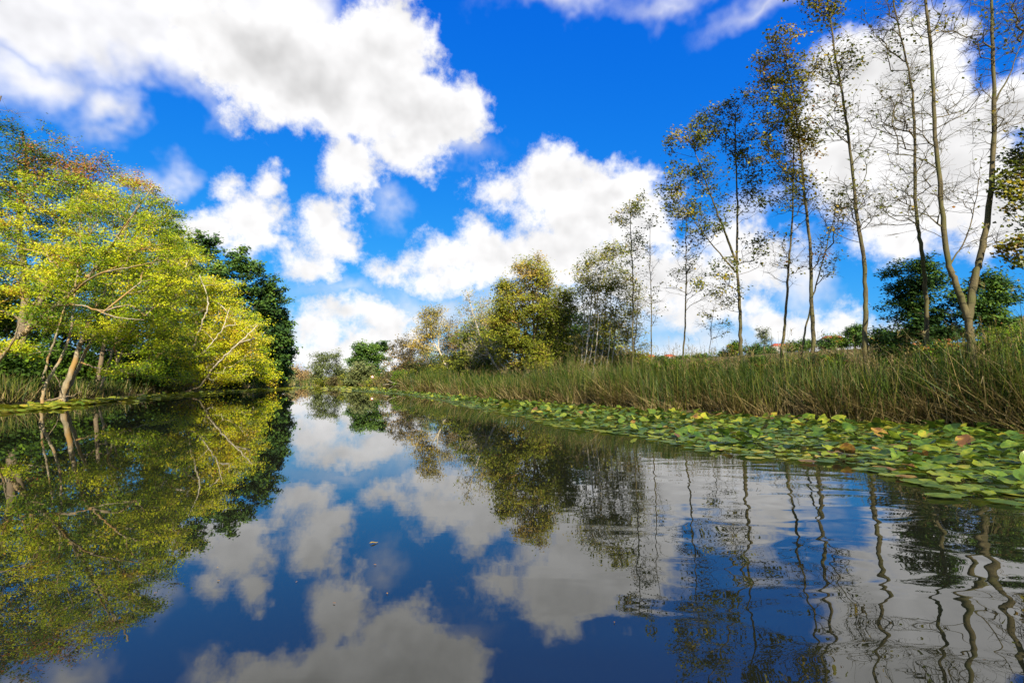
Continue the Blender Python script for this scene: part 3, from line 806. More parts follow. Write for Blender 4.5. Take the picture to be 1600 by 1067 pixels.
poplar('dark-trunked poplar curving gently before the evergreen shrub', 13.8, [[(1354, 588), (1351, 530), (1353, 470), (1349, 400), (1338, 330), (1330, 250), (1318, 160), (1303, 70), (1290, -20)]],
       [(1290, 20, 36, 44), (1270, -30, 40, 40), (1315, 100, 34, 50), (1345, 235, 22, 34), (1300, 180, 40, 50), (1330, 320, 50, 60), (1280, 100, 24, 50)], 300, 15, 208, 0.12, leaf=0.07, spread=0.30, twigs=4)
poplar('poplar rising out of the dark evergreen shrub', 13.8, [[(1448, 560, .4), (1447, 470, .4), (1440, 390), (1431, 325), (1429, 203), (1424, 134), (1405, 46), (1388, -40)]],
       [(1400, 20, 50, 50), (1370, 60, 36, 44), (1430, 120, 40, 60), (1390, 180, 50, 60), (1430, 260, 50, 60), (1380, 320, 46, 50), (1400, -50, 60, 50)], 270, 9, 209, 0.105, leaf=0.07, spread=0.34, bare=0.5, twigs=5)
poplar('largest poplar, forking low into two thick bare stems', 11.6, [[(1520, 570), (1516, 525), (1511, 495), (1493, 440), (1480, 400), (1469, 290), (1461, 203), (1454, 70), (1445, -10), (1440, -110)],
       [(1512, 498), (1522, 440), (1533, 395), (1547, 308), (1553, 174), (1551, 75), (1549, -20), (1552, -130)], [(1484, 415), (1510, 370), (1525, 310), (1532, 260)], [(1552, 165), (1580, 110), (1600, 50)]],
       [(1450, 30, 60, 60), (1520, 60, 60, 60), (1580, 60, 50, 70), (1490, 170, 70, 60), (1400, 190, 50, 60), (1570, 190, 50, 60), (1500, 290, 60, 50), (1420, 330, 50, 40), (1540, 380, 40, 30), (1480, -80, 120, 60), (1620, 0, 60, 80)],
       360, 7, 210, [0.15, 0.135, 0.03, 0.035], leaf=0.065, spread=0.34, bare=0.6, twigs=5)
poplar('poplar whose leafy bough reaches in from beyond the largest poplar', 11.2, [[(1668, 575), (1660, 450), (1650, 330), (1640, 200), (1630, 60)], [(1652, 340), (1625, 290), (1600, 300), (1585, 320)]],
       [(1590, 270, 24, 24), (1600, 320, 26, 36), (1595, 390, 26, 34), (1640, 250, 50, 80), (1650, 400, 50, 60), (1575, 300, 16, 20)], 130, 36, 211, [0.13, 0.04], leaf=0.075, spread=0.26, bare=0.1)

# evergreen and yellow-green shrubs below them
EV = dict(category='shrub', twigs=1, sides=5)
make_tree('evergreen_shrub', 'dark layered evergreen shrub around the foot of a poplar', 15, [[(1435, 575), (1438, 520), (1440, 460), (1442, 410)]],
          [(1438, 418, 24, 14), (1405, 424, 20, 8), (1430, 448, 38, 16), (1462, 440, 24, 12), (1425, 476, 42, 16), (1440, 500, 50, 16), (1405, 525, 44, 12), (1460, 520, 44, 16), (1420, 545, 54, 12)], M['dark_leaf'], M['brown_bark'], tips=250, per_tip=80, leaf=0.09, spread=0.32, flat=0.42, r0=0.07, var=(0.42, 0.25), seed=301, **EV)
make_tree('evergreen_shrub', 'dark evergreen shrub behind the forked largest poplar', 14.5, [[(1540, 570), (1545, 520), (1545, 470), (1545, 430)]],
          [(1545, 445, 28, 14), (1562, 468, 34, 14), (1535, 488, 38, 14), (1505, 462, 18, 16), (1568, 508, 40, 12)], M['dark_leaf'], M['brown_bark'], tips=170, per_tip=70, leaf=0.09, spread=0.30, flat=0.42, r0=0.06, var=(0.40, 0.25), seed=302, **EV)
make_tree('yellow_green_shrub', 'low yellow-green shrub at the meadow edge beyond the poplars', 12.6, [[(1570, 600), (1572, 560), (1575, 530)]],
          [(1575, 540, 40, 28), (1545, 560, 34, 22), (1620, 540, 50, 34)], M['green_leaf'], M['brown_bark'], tips=140, per_tip=70, leaf=0.085, spread=0.24, r0=0.04, var=(0.55, 0.2), seed=303, **EV)

for k, (x, y, w, h, dd) in enumerate([(1040, 572, 24, 12, 19.5), (1100, 574, 22, 12, 18.5), (1190, 572, 24, 14, 17), (1300, 568, 26, 14, 15.5), (1395, 560, 34, 16, 14.5), (1475, 556, 34, 18, 13), (1250, 574, 20, 10, 16)]):
    make_tree('weed_clump', 'low leafy weed clump among the reeds at the poplar bases', dd, [[(x, y + h), (x + 2, y), (x, y - h * .5)]], [(x, y, w, h, 0, 1.0)], M['green_leaf'], M['brown_bark'],
              tips=60, per_tip=50, leaf=0.075, spread=0.22, r0=0.02, var=((0.35, 0.5)[k % 2], 0.2), seed=330 + k, group='weed clumps at the poplar bases', **EV)

# ------------------------------------------------------------------ reeds and grass
def blades(n, base, h, w, lean, bend, var, r, seg=3):
    """n tapered blades; base (n,3), h, w (n), lean (n,2) horizontal lean per metre, bend (n)"""
    ang = r.uniform(0, math.pi, n)
    side = np.stack([np.cos(ang), np.sin(ang), np.zeros(n)], 1)
    ld = np.concatenate([lean, np.zeros((n, 1))], 1)
    V = []
    for k in range(seg + 1):
        t = k / seg
        c = base + ld * (h * t + bend * h * t ** 2.5)[:, None]
        c[:, 2] += h * (t - 0.35 * np.clip(bend, 0, 1.6) * t ** 3)
        ww = w * (1 - t) ** 0.6 * 0.5 if k < seg else w * 0.06
        V.append(c - side * ww[:, None]); V.append(c + side * ww[:, None])
    V = np.stack(V, 1)
    m = 2 * (seg + 1)
    i = np.arange(n)[:, None] * m
    q = []
    for k in range(seg):
        q.append(np.stack([i[:, 0] + 2 * k, i[:, 0] + 2 * k + 1, i[:, 0] + 2 * k + 3, i[:, 0] + 2 * k + 2], 1))
    q = np.stack(q, 1).reshape(-1, 4)
    return V.reshape(-1, 3), q, np.repeat(var, seg)

REED = [(0.0, (0.012, 0.030, 0.006)), (0.25, (0.034, 0.070, 0.008)), (0.45, (0.085, 0.13, 0.013)), (0.60, (0.19, 0.19, 0.025)), (0.72, (0.15, 0.105, 0.036)), (0.88, (0.26, 0.19, 0.07)), (1.0, (0.44, 0.34, 0.14))]
M['reed'] = leaf_material('reed_blades', REED, 0.3, 0.5)
M['grass'] = leaf_material('meadow_grass', [(0.0, (0.03, 0.05, 0.009)), (0.35, (0.075, 0.09, 0.016)), (0.6, (0.13, 0.105, 0.03)), (0.8, (0.16, 0.09, 0.045)), (1.0, (0.25, 0.185, 0.085))], 0.3)

def along(line, n, r, dens=None):
    seg = np.hypot(*(line[1:] - line[:-1]).T)
    w = seg if dens is None else seg * dens
    k = r.choice(len(seg), n, p=w / w.sum())
    t = r.uniform(0, 1, n)
    a, b = line[k], line[k + 1]
    p = a + (b - a) * t[:, None]
    d = (b - a) / seg[k][:, None]
    return p, np.stack([d[:, 1], -d[:, 0]], 1)      # right-hand normal

def reed_bed(name, label, line, dens, n, width, hmin, hmax, r, vshift=0.0, into=0.0, w0=0.021, side=1, dry=0.38):
    p, nor = along(line, n, r, dens)
    dd = r.uniform(0, 1, n) ** 1.15 * width - into
    wob = 0.35 * np.sin(p[:, 0] * 1.7 + p[:, 1] * 1.1) + 0.25 * np.sin(p[:, 1] * 2.9)
    pos = p + nor * (side * (dd + wob))[:, None]
    z = np.maximum(height(pos[:, 0], pos[:, 1]), -0.12)
    base = np.concatenate([pos, z[:, None] - 0.03], 1)
    D = np.hypot(pos[:, 0], pos[:, 1])
    clump = fbm(np.concatenate([pos, 0 * z[:, None]], 1), 0.8, 5)
    clump2 = fbm(np.concatenate([pos, 0 * z[:, None]], 1), 2.6, 9)
    isdry = r.random(n) < dry + 0.35 * (clump2 - 0.5) + 0.25 * (dd < 0.5)
    h = r.uniform(hmin, hmax, n) * (0.55 + 0.40 * clump + 0.38 * clump2) * np.where(r.random(n) < 0.04, 1.3, 1.0) * np.where(isdry, r.uniform(0.35, 0.95, n), 1.0)
    clump3 = fbm(np.concatenate([pos, 0 * z[:, None]], 1), 0.35, 77)
    px_ = pos[:, 0] / np.maximum(pos[:, 1], 1)
    h *= (0.38 + 0.80 * clump3 + 0.42 * sstep(px_, 0.66, 0.92)) if side > 0 else 1.0
    ang = r.uniform(0, 6.283, n)
    cl = 6.283 * fbm(np.concatenate([pos, 0 * z[:, None]], 1), 1.3, 31)
    lm = np.abs(r.normal(0, 0.21, n)) + np.where(isdry, np.abs(r.normal(0, 0.32, n)), 0.0)
    lean = np.stack([np.cos(ang) + 0.7 * np.cos(cl), np.sin(ang) + 0.7 * np.sin(cl)], 1) * lm[:, None]
    bend = np.abs(r.normal(0.25, 0.3, n)) + np.where(isdry & (r.random(n) < 0.35), 0.9, 0)
    v = np.where(isdry, r.normal(0.78, 0.13, n), r.normal(0.36, 0.17, n) + 0.22 * (clump - 0.5)) + vshift
    wd = np.maximum(w0, D * 0.0011) * r.uniform(0.6, 1.35, n)
    V, q, vv = blades(n, base, h, wd, lean, bend, np.clip(v, 0, 1), r)
    o = link(name, quads(name, V, q, M['reed'], vv))
    tag(o, label, 'reeds', kind='stuff')
    return base, h, lean

rr = np.random.default_rng(21)
# dens follows RIGHT's 13 segments: crowded where the bank is close
RB = reed_bed('reeds', 'tall green and straw reeds standing along the right bank behind the lily pads', RIGHT, np.array([0.2, 1.0, 6, 8, 8, 7.5, 6.5, 4, 2.2, 1.2, .4, .15, .05]), 57000, 2.8, 1.3, 2.3, rr)
reed_bed('reeds', 'dry bent stalks tangled at the foot of the right bank reeds', RIGHT[2:9], np.array([5, 8, 8, 7, 6, 3]), 9000, 0.9, 0.5, 1.2, rr, vshift=0.05, into=0.2, dry=0.85)
reed_bed('reeds', 'yellowish reeds fringing the left bank under the trees', LEFT, np.array([0.3, 1, 3, 4, 3, 2.2, 0.8, 0.3, 0.1]), 21000, 2.2, 0.7, 1.5, rr, side=-1, w0=0.02, dry=0.30, vshift=0.08)

def plumes():
    """feathery seed heads on a few of the taller stems"""
    r = np.random.default_rng(23)
    base, h, lean = RB
    idx = np.where((h > 1.2) & (base[:, 1] < 40))[0]
    idx = r.choice(idx, min(1500, len(idx)), replace=False)
    top = base[idx].copy()
    top[:, :2] += lean[idx] * (h[idx] * 0.9)[:, None]
    top[:, 2] += h[idx] * 0.93
    k = 7
    n = len(idx) * k
    tp = np.repeat(top, k, 0); tp[:, 2] += np.tile(np.linspace(0, 0.16, k), len(idx))
    dirr = np.repeat(r.normal(0, 0.5, (len(idx), 2)), k, 0) + r.normal(0, 0.5, (n, 2))
    V, q, vv = blades(n, tp, r.uniform(0.07, 0.16, n), np.full(n, 0.016), dirr, np.full(n, 0.7), np.clip(r.normal(0.78, 0.1, n), 0, 1), r, seg=2)
    o = link('reed_plumes', quads('reed_plumes', V, q, M['reed'], vv))
    tag(o, 'feathery straw-coloured seed heads above the right bank reeds', 'reeds', kind='stuff')
plumes()

def meadow():
    r = np.random.default_rng(22)
    n = 38000
    u = r.uniform(0, 1, n)
    p, nor = along(RIGHT[1:10], n, r, np.array([1, 3, 4, 4, 4, 4, 3, 1.3]))
    dd = 2.0 + u ** 2.2 * 60
    pos = p + nor * dd[:, None]
    pos += r.normal(size=pos.shape) * 0.6 * (1 + dd[:, None] * 0.08)
    keep = ~inside(pos[:, 0], pos[:, 1]) & (seg_dist(pos[:, 0], pos[:, 1], RIGHT) > 1.2)
    pos = pos[keep]; dd = dd[keep]; n = len(pos)
    z = height(pos[:, 0], pos[:, 1])
    base = np.concatenate([pos, z[:, None] - 0.03], 1)
    D = np.hypot(pos[:, 0], pos[:, 1])
    c = fbm(base, 0.35, 3); c2 = fbm(base, 1.4, 4)
    h = r.uniform(0.35, 0.95, n) * (0.6 + 0.7 * c2)
    h = np.where(dd < 5, h * 1.25, h * 0.8)
    ang = r.uniform(0, 6.283, n)
    lean = np.stack([np.cos(ang), np.sin(ang)], 1) * np.abs(r.normal(0, 0.25, n))[:, None]
    v = np.clip(0.50 + 0.55 * (c - 0.5) + r.normal(0, 0.17, n), 0, 1)
    V, q, vv = blades(n, base, h, np.maximum(0.015, D * 0.0012) * r.uniform(.6, 1.4, n), lean, np.abs(r.normal(0.3, 0.3, n)), v, r, seg=2)
    o = link('meadow_grass', quads('meadow_grass', V, q, M['grass'], vv))
    tag(o, 'rough green and reddish brown grass covering the rising meadow', 'grass', kind='stuff')
meadow()

# ------------------------------------------------------------------ lily pads
def pad_material():
    m = mat('lily_pad'); b = NB(m)
    a = b.n('ShaderNodeAttribute', attribute_name='var')
    g = b.n('ShaderNodeNewGeometry')
    n1 = b.n('ShaderNodeTexNoise', {'Vector': g.outputs['Position'], 'Scale': 9.0, 'Detail': 4.0, 'Roughness': 0.65})
    n2 = b.n('ShaderNodeTexNoise', {'Vector': g.outputs['Position'], 'Scale': 60.0, 'Detail': 3.0})
    sh = b.n('ShaderNodeMapRange', {'Value': n1.outputs[0], 'From Min': 0.3, 'From Max': 0.75, 'To Min': -0.14, 'To Max': 0.20})
    f = b.n('ShaderNodeMath', {0: a.outputs['Fac'], 1: sh.outputs[0]}, operation='ADD')
    col = b.ramp(f.outputs[0], [(0.0, (0.014, 0.038, 0.010)), (0.25, (0.035, 0.085, 0.013)), (0.5, (0.115, 0.185, 0.016)), (0.66, (0.25, 0.29, 0.022)), (0.80, (0.42, 0.38, 0.03)), (0.90, (0.34, 0.19, 0.035)), (1.0, (0.16, 0.075, 0.025))])
    bp = b.n('ShaderNodeBump', {'Height': n2.outputs[0], 'Strength': 0.25, 'Distance': 0.01})
    p = b.n('ShaderNodeBsdfPrincipled', {'Base Color': col, 'Roughness': 0.36, 'Specular IOR Level': 0.35, 'Normal': bp.outputs[0]})
    t = b.n('ShaderNodeBsdfTranslucent', {'Color': col})
    mx = b.n('ShaderNodeMixShader', {0: 0.28, 1: p.outputs[0], 2: t.outputs[0]})
    b.out(mx.outputs[0])
    return m
M['pad'] = pad_material()
M['stalk'] = leaf_material('stalk', [(0, (0.10, 0.14, 0.03)), (1, (0.10, 0.14, 0.03))], 0.1)

def pad_shape(r, kind):
    """a notched oval leaf with wavy rim; unit length about 1; returns verts, loops, starts, totals"""
    seg = 16
    th0 = r.uniform(0.10, 0.22)
    th = np.linspace(th0, 2 * math.pi - th0, seg + 1)
    ph1, ph2 = r.uniform(0, 6.28, 2)
    rad = 0.5 * (1 + 0.05 * np.sin(3 * th + ph1) + 0.03 * np.sin(7 * th + ph2))
    cx = -np.cos(th) * rad * 1.08; cy_ = np.sin(th) * rad * 0.86
    wave = {'flat': 0.012, 'wavy': 0.045, 'raised': 0.06}[kind]
    rings = []
    for f in (0.55, 1.0):
        zz = wave * f * f * (np.sin(2 * th + ph1) + 0.7 * np.sin(5 * th + ph2))
        x, y = cx * f, cy_ * f
        if kind == 'raised':
            zz = zz + 0.38 * np.abs(y) ** 1.4 + 0.12 * x * x       # cupped along the midrib
        if kind == 'wavy':
            zz = zz + 0.10 * (np.clip(f - 0.6, 0, 1)) * (np.sin(3 * th + ph2) > 0.3)
        rings.append(np.stack([x, y, zz], 1))
    v = np.vstack([[[0.0, 0, 0]], rings[0], rings[1]])
    loops, starts, totals = [], [], []
    k = seg + 1
    for i in range(seg):
        starts.append(len(loops)); totals.append(3); loops += [0, 1 + i + 1, 1 + i]
    for i in range(seg):
        starts.append(len(loops)); totals.append(4); loops += [1 + i, 1 + i + 1, 1 + k + i + 1, 1 + k + i]
    return v, np.array(loops), np.array(starts), np.array(totals)

# outer rim of the bed of pads, seen from the open water
PAD_EDGE_PX = [(1720, 800), (1600, 792), (1470, 780), (1400, 745), (1300, 726), (1200, 718), (1080, 705), (1000, 685), (870, 668), (800, 650), (740, 640), (690, 627), (640, 618), (610, 615), (560, 612), (536, 609), (528, 607)]
def px_ground(px, py):
    d = ray(px, py)
    return np.array([0, 0, CAM_H]) + d * (-CAM_H / d[2])
PAD_EDGE = np.array([px_ground(*p)[:2] for p in PAD_EDGE_PX])

def build_pads():
    r = np.random.default_rng(33)
    # candidates: points between the rim and the bank
    poly = np.vstack([PAD_EDGE, RIGHT[10:2:-1], [[12.5, 7.5]]])
    def in_poly(x, y):
        c = np.zeros(x.shape, bool)
        for i in range(len(poly)):
            a, b = poly[i], poly[(i + 1) % len(poly)]
            cond = (a[1] > y) != (b[1] > y)
            with np.errstate(divide='ignore', invalid='ignore'):
                c ^= cond & (x < (b[0] - a[0]) * (y - a[1]) / (b[1] - a[1]) + a[0])
        return c
    lo, hi = poly.min(0), poly.max(0)
    P = r.uniform(lo, hi, (420000, 2))
    P = P[in_poly(P[:, 0], P[:, 1])]
    # thin with a spacing grid (dart throwing)
    cell = 0.115
    taken = {}
    out = []
    for p in P:
        gx, gy = int(p[0] // cell), int(p[1] // cell)
        ok = True
        for i in (-1, 0, 1):
            for j in (-1, 0, 1):
                q = taken.get((gx + i, gy + j))
                if q is not None and (q[0] - p[0]) ** 2 + (q[1] - p[1]) ** 2 < cell * cell:
                    ok = False
        if ok:
            taken[(gx, gy)] = p; out.append(p)
    P = np.array(out)
    edge_d = seg_dist(P[:, 0], P[:, 1], PAD_EDGE)
    P = P[(edge_d > 0.10) | (r.random(len(P)) < 0.5)]
    # a few strays just off the rim
    stray = np.array([px_ground(*p)[:2] for p in [(880, 668), (1095, 706), (1180, 718), (1270, 712), (1470, 776), (1390, 745), (1500, 772), (1570, 788), (960, 672), (1430, 752)]])
    P = np.vstack([P, stray])
    n = len(P)
    edge_d = seg_dist(P[:, 0], P[:, 1], PAD_EDGE)
    D = P[:, 1]
    size = r.uniform(0.12, 0.30, n) * (0.85 + 0.3 * r.random(n) ** 3)
    raised = (edge_d > 0.5) & (r.random(n) < 0.27)
    raised[-len(stray):] = False
    yellow = r.random(n)
    clump = fbm(np.concatenate([P, np.zeros((n, 1))], 1), 1.1, 8)
    col = np.where(yellow < 0.06, 3, np.where(yellow < 0.085, 4, np.where(yellow < 0.34 + 0.2 * (clump - .5), 2, np.where(yellow < 0.66, 1, 0))))
    vals = [0.36, 0.50, 0.62, 0.77, 0.94]
    shapes = {}
    for kind in ('flat', 'wavy', 'raised'):
        shapes[kind] = [pad_shape(r, kind) for _ in range(4)]
    far_shapes = {kind: [(v[17 + np.arange(1, 17, 2)], np.arange(7, -1, -1), np.array([0]), np.array([8])) for v, _, _, _ in shapes[kind]] for kind in shapes}
    for kind in far_shapes:
        for f in far_shapes[kind]:
            f[0][0] *= 0.55                    # keeps the notch
    vis = (np.abs(P[:, 0]) < D * 1.02) & (D > 2)
    proj = np.where(vis, size / np.maximum(D, 0.5) ** 1.5, -1)
    near = set(np.argsort(-proj)[:300].tolist())
    meshes = {}
    st = Tubes()
    zz = np.linspace(-1.0, 0, 4)
    st.add(np.stack([0.04 * np.sin(zz * 2), 0 * zz, zz], 1), [0.008] * 4, 4)
    stalk = st.mesh('stalk', M['stalk'])
    cname = ['dark green', 'mid green', 'pale yellow-green', 'yellow', 'withered brown']
    bulk = ([], [], [], [], []); nv = nl = 0
    for i in range(n):
        kind = 'raised' if raised[i] else ('wavy' if edge_d[i] > 0.25 and r.random() < 0.55 else 'flat')
        k = int(r.integers(4))
        v, lo_, s_, t_ = shapes[kind][k]
        rot = r.uniform(0, 6.283)
        z = 0.012 + 0.016 * r.random()
        tx = ty = 0.0
        if kind == 'raised':
            z = r.uniform(0.04, 0.12); tx, ty = r.normal(0, 0.28, 2)
        elif kind == 'wavy':
            z = r.uniform(0.02, 0.05); tx, ty = r.normal(0, 0.08, 2)
        if i in near:
            key = (kind, k, int(col[i]))
            if key not in meshes:
                me = mesh_np('lily_pad', v, lo_, s_, t_, M['pad'], np.full(len(s_), vals[col[i]]), smooth=True)
                meshes[key] = me
            o = link('lily_pad', meshes[key])
            o.location = (P[i, 0], P[i, 1], z); o.rotation_euler = (tx, ty, rot); o.scale = (size[i],) * 3
            how = {'flat': 'lily pad lying flat on the water at the rim of the bed', 'wavy': 'lily pad with wavy curled rim lying in the bed', 'raised': 'cupped lily pad lifted above the others on its stalk'}[kind]
            tag(o, cname[col[i]] + ' ' + how, 'lily pad', 'lily pads along the right bank')
            if kind == 'raised':
                s = link('stalk', stalk, o)
                s.scale = (1, 1, (z + 0.12) / size[i])
        else:
            if D[i] > 9:                       # far pads: a plain notched outline is all that shows
                v, lo_, s_, t_ = far_shapes[kind][k]
            c, s = math.cos(rot), math.sin(rot)
            x, y, w = v[:, 0] * size[i], v[:, 1] * size[i], v[:, 2] * size[i]
            X = c * x - s * y; Y = s * x + c * y
            W = w + z + X * math.tan(max(-.7, min(.7, ty))) + Y * math.tan(max(-.7, min(.7, tx)))
            bulk[0].append(np.stack([X + P[i, 0], Y + P[i, 1], np.maximum(W, 0.006)], 1))
            bulk[1].append(lo_ + nv); bulk[2].append(s_ + nl); bulk[3].append(t_); bulk[4].append(np.full(len(s_), vals[col[i]] + r.normal(0, .05)))
            nv += len(v); nl += len(lo_)
    o = link('lily_pads', mesh_np('lily_pads', np.vstack(bulk[0]), np.concatenate(bulk[1]), np.concatenate(bulk[2]), np.concatenate(bulk[3]), M['pad'], np.clip(np.concatenate(bulk[4]), 0, 1), smooth=True))
    tag(o, 'dense carpet of small distant lily pads along the right bank', 'lily pads', kind='stuff')
    return n
print('PADS', build_pads())

def pad_carpet(label, pts, n, size, var, r):
    """far floating pads as one carpet; pts: polygon centre line with half widths"""
    line = np.array([p[:2] for p in pts], float); hw = np.array([p[2] for p in pts], float)
    seg = np.hypot(*(line[1:] - line[:-1]).T)
    k = r.choice(len(seg), n, p=seg / seg.sum()); t = r.uniform(0, 1, n)
    p = line[k] + (line[k + 1] - line[k]) * t[:, None]
    d = (line[k + 1] - line[k]) / seg[k][:, None]
    w = hw[k] * (1 - t) + hw[k + 1] * t
    off = np.clip(r.normal(0, 0.5, n), -1.1, 1.1) * w
    p = p + np.stack([d[:, 1], -d[:, 0]], 1) * off[:, None]
    kp = (np.abs(off) < 0.35 * w) | (fbm(np.concatenate([p, np.zeros((n, 1))], 1), 0.9, 12) > 0.5)
    p = p[kp]; n = len(p)
    s = size * r.uniform(0.5, 1.35, n)
    a = np.linspace(0, 2 * math.pi, 8, endpoint=False)
    rot = r.uniform(0, 6.28, n)
    X = p[:, 0:1] + s[:, None] * 0.5 * np.cos(a[None] + rot[:, None]) * 1.1
    Y = p[:, 1:2] + s[:, None] * 0.5 * np.sin(a[None] + rot[:, None]) * 0.9
    tilt = r.normal(0, 0.10, (n, 1))
    Z = 0.012 + r.uniform(0, 0.03, (n, 1)) + np.abs(tilt) * s[:, None] * (1 + np.cos(a[None]))
    v = np.stack([X, Y, Z], -1).reshape(-1, 3)
    o = link('lily_pads', mesh_np('lily_pads', v, np.arange(n * 8), np.arange(n) * 8, np.full(n, 8), M['pad'], np.clip(r.normal(var, 0.09, n), 0, 1)))
    tag(o, label, 'lily pads', kind='stuff')
r5 = np.random.default_rng(55)
pad_carpet('yellow-green floating pads in a narrow band along the left bank', [(-14.6, 4, 1.3), (-16.9, 15, 1.3), (-18.0, 21, 1.4), (-20.4, 26, 1.6), (-25.2, 43, 1.9), (-30.0, 70, 2.2), (-35, 85, 1.8)], 13000, 0.27, 0.68, r5)
pad_carpet('bright yellow-green patch of pads at the far point of reeds', [(-29, 86, 1.5), (-22, 70, 3.5), (-16, 58, 3.5), (-12, 50, 1.5)], 3600, 0.36, 0.68, r5)

# ------------------------------------------------------------------ floating leaves
M['fallen'] = leaf_material('fallen_leaf', [(0.0, (0.45, 0.28, 0.03)), (1.0, (0.35, 0.14, 0.03))], 0.2)
def floating_leaf(px, py, size, rot, label, v):
    p = px_ground(px, py)
    t = np.linspace(0, 1, 7)
    wdt = 0.22 * np.sin(np.pi * t ** 0.8) + 0.004
    z = 0.05 * np.sin(t * 6.0) + 0.10 * (t - 0.4) ** 2 + 0.02
    V = []
    for a, b_, c in zip(t - .5, wdt, z):
        V += [(a, -b_, c + 0.06 * b_ / .22), (a, 0, c), (a, b_, c + 0.06 * b_ / .22)]
    q = []
    for i in range(6):
        q += [(3 * i, 3 * i + 3, 3 * i + 4, 3 * i + 1), (3 * i + 1, 3 * i + 4, 3 * i + 5, 3 * i + 2)]
    o = link('floating_leaf', quads('floating_leaf', np.array(V) * size, q, M['fallen'], np.full(12, v), smooth=True))
    o.location = (p[0], p[1], 0.004); o.rotation_euler = (0, 0, rot)
    tag(o, label, 'leaf', 'fallen leaves floating on the water')
floating_leaf(584, 849, 0.055, 0.5, 'curled yellow fallen leaf floating alone on blue water', 0.1)
for k, (x, y) in enumerate([(340, 887), (243, 927), (341, 908), (463, 910), (605, 928), (586, 883), (960, 973), (522, 943)]):
    floating_leaf(x, y, 0.012 + 0.003 * (k % 3), k * 1.3, 'tiny brownish fallen leaf floating on the open water', 0.5 + 0.06 * k)

# ------------------------------------------------------------------ fallen branch by the far pads
def fallen_branch():
    D = 56
    o = thing('fallen_branch', px_ground(628, 609), 'bare bleached branch fallen from the bank into the far pads', 'branch')
    org = np.array(o.location)
    main = [[(640, 605), (625, 600), (612, 597), (604, 592)], [(632, 603), (618, 603), (606, 608)], [(626, 600), (616, 592), (610, 586)], [(634, 602), (624, 594), (619, 584)], [(620, 598), (608, 600), (598, 601)]]
    for i, s in enumerate(main):
        t = Tubes()
        c = catmull([at(x, y, D + (0.3 * i - .6)) for x, y in s], 5)
        t.add(c, np.linspace(0.07 if i == 0 else 0.05, 0.012, len(c)), 5)
        link('limb', t.mesh('limb', M['white_bark'], org), o)
fallen_branch()

# ------------------------------------------------------------------ signs, houses and trees on the ridge
def plain(name, rgb, rough=0.7):
    m = mat(name); b = NB(m)
    g = b.n('ShaderNodeTexCoord')
    n1 = b.n('ShaderNodeTexNoise', {'Vector': g.outputs['Object'], 'Scale': 2.5, 'Detail': 5.0})
    c = b.ramp(n1.outputs[0], [(0.25, tuple(x * 0.75 for x in rgb)), (0.7, tuple(min(1, x * 1.1) for x in rgb))])
    p = b.n('ShaderNodeBsdfPrincipled', {'Base Color': c, 'Roughness': rough})
    b.out(p.outputs[0])
    return m
M['white'] = plain('white_paint', (0.78, 0.76, 0.72))
M['red'] = plain('red_paint', (0.55, 0.06, 0.08))
M['steel'] = plain('grey_steel', (0.28, 0.28, 0.27), 0.5)
M['render'] = plain('house_render', (0.34, 0.30, 0.25))
M['tile'] = plain('red_roof_tile', (0.42, 0.085, 0.035))
M['glass'] = plain('dark_glass', (0.03, 0.035, 0.04), 0.1)

def boxmesh(name, x0, x1, y0, y1, z0, z1, m):
    v = np.array([(x, y, z) for z in (z0, z1) for y in (y0, y1) for x in (x0, x1)], float)
    return quads(name, v, [0, 2, 3, 1, 4, 5, 7, 6, 0, 1, 5, 4, 2, 6, 7, 3, 0, 4, 6, 2, 1, 3, 7, 5], m)

def disc(name, rad, y, th, m, inner=0.0):
    t = Tubes()
    t.add(np.array([(0, y, 0), (0, y - th, 0)]), [rad, rad], 20)
    v = np.concatenate(t.v); a = np.arange(20)
    loops = list(np.concatenate(t.q).ravel()); starts = [4 * i for i in range(20)]; tot = [4] * 20
    for ring in (a, a + 20):
        starts.append(len(loops)); tot.append(20); loops += list(ring)
    return mesh_np(name, v, loops, starts, tot, m)

def round_sign():
    p = at(582, 589, 76); z = ground_z(p[0], p[1]); z = max(z, 0)
    o = thing('round_sign', (p[0], p[1], z), 'small round white sign with red rim on a post by the far pads', 'sign')
    t = Tubes(); t.add(np.array([(0, 0, -0.3), (0, 0, p[2] - z + 0.15)]), [0.035, 0.035], 8)
    link('post', t.mesh('post', M['steel']), o)
    b = link('board', disc('board', 0.23, -0.04, 0.02, M['red']), o); b.location = (0, 0, p[2] - z)
    f = link('face', disc('face', 0.16, -0.063, 0.006, M['white']), b)
round_sign()
def white_sign():
    p = at(443, 590, 118); z = max(0, ground_z(p[0], p[1]))
    o = thing('white_sign', (p[0], p[1], z), 'blank white notice board on two posts at the far left bend', 'sign')
    link('board', boxmesh('board', -0.42, 0.42, -0.05, 0, p[2] - z - 0.32, p[2] - z + 0.32, M['white']), o)
    for s in (-0.3, 0.3):
        t = Tubes(); t.add(np.array([(s, 0.04, -0.3), (s, 0.04, p[2] - z + 0.3)]), [0.035, 0.035], 8)
        link('post', t.mesh('post', M['steel']), o)
white_sign()

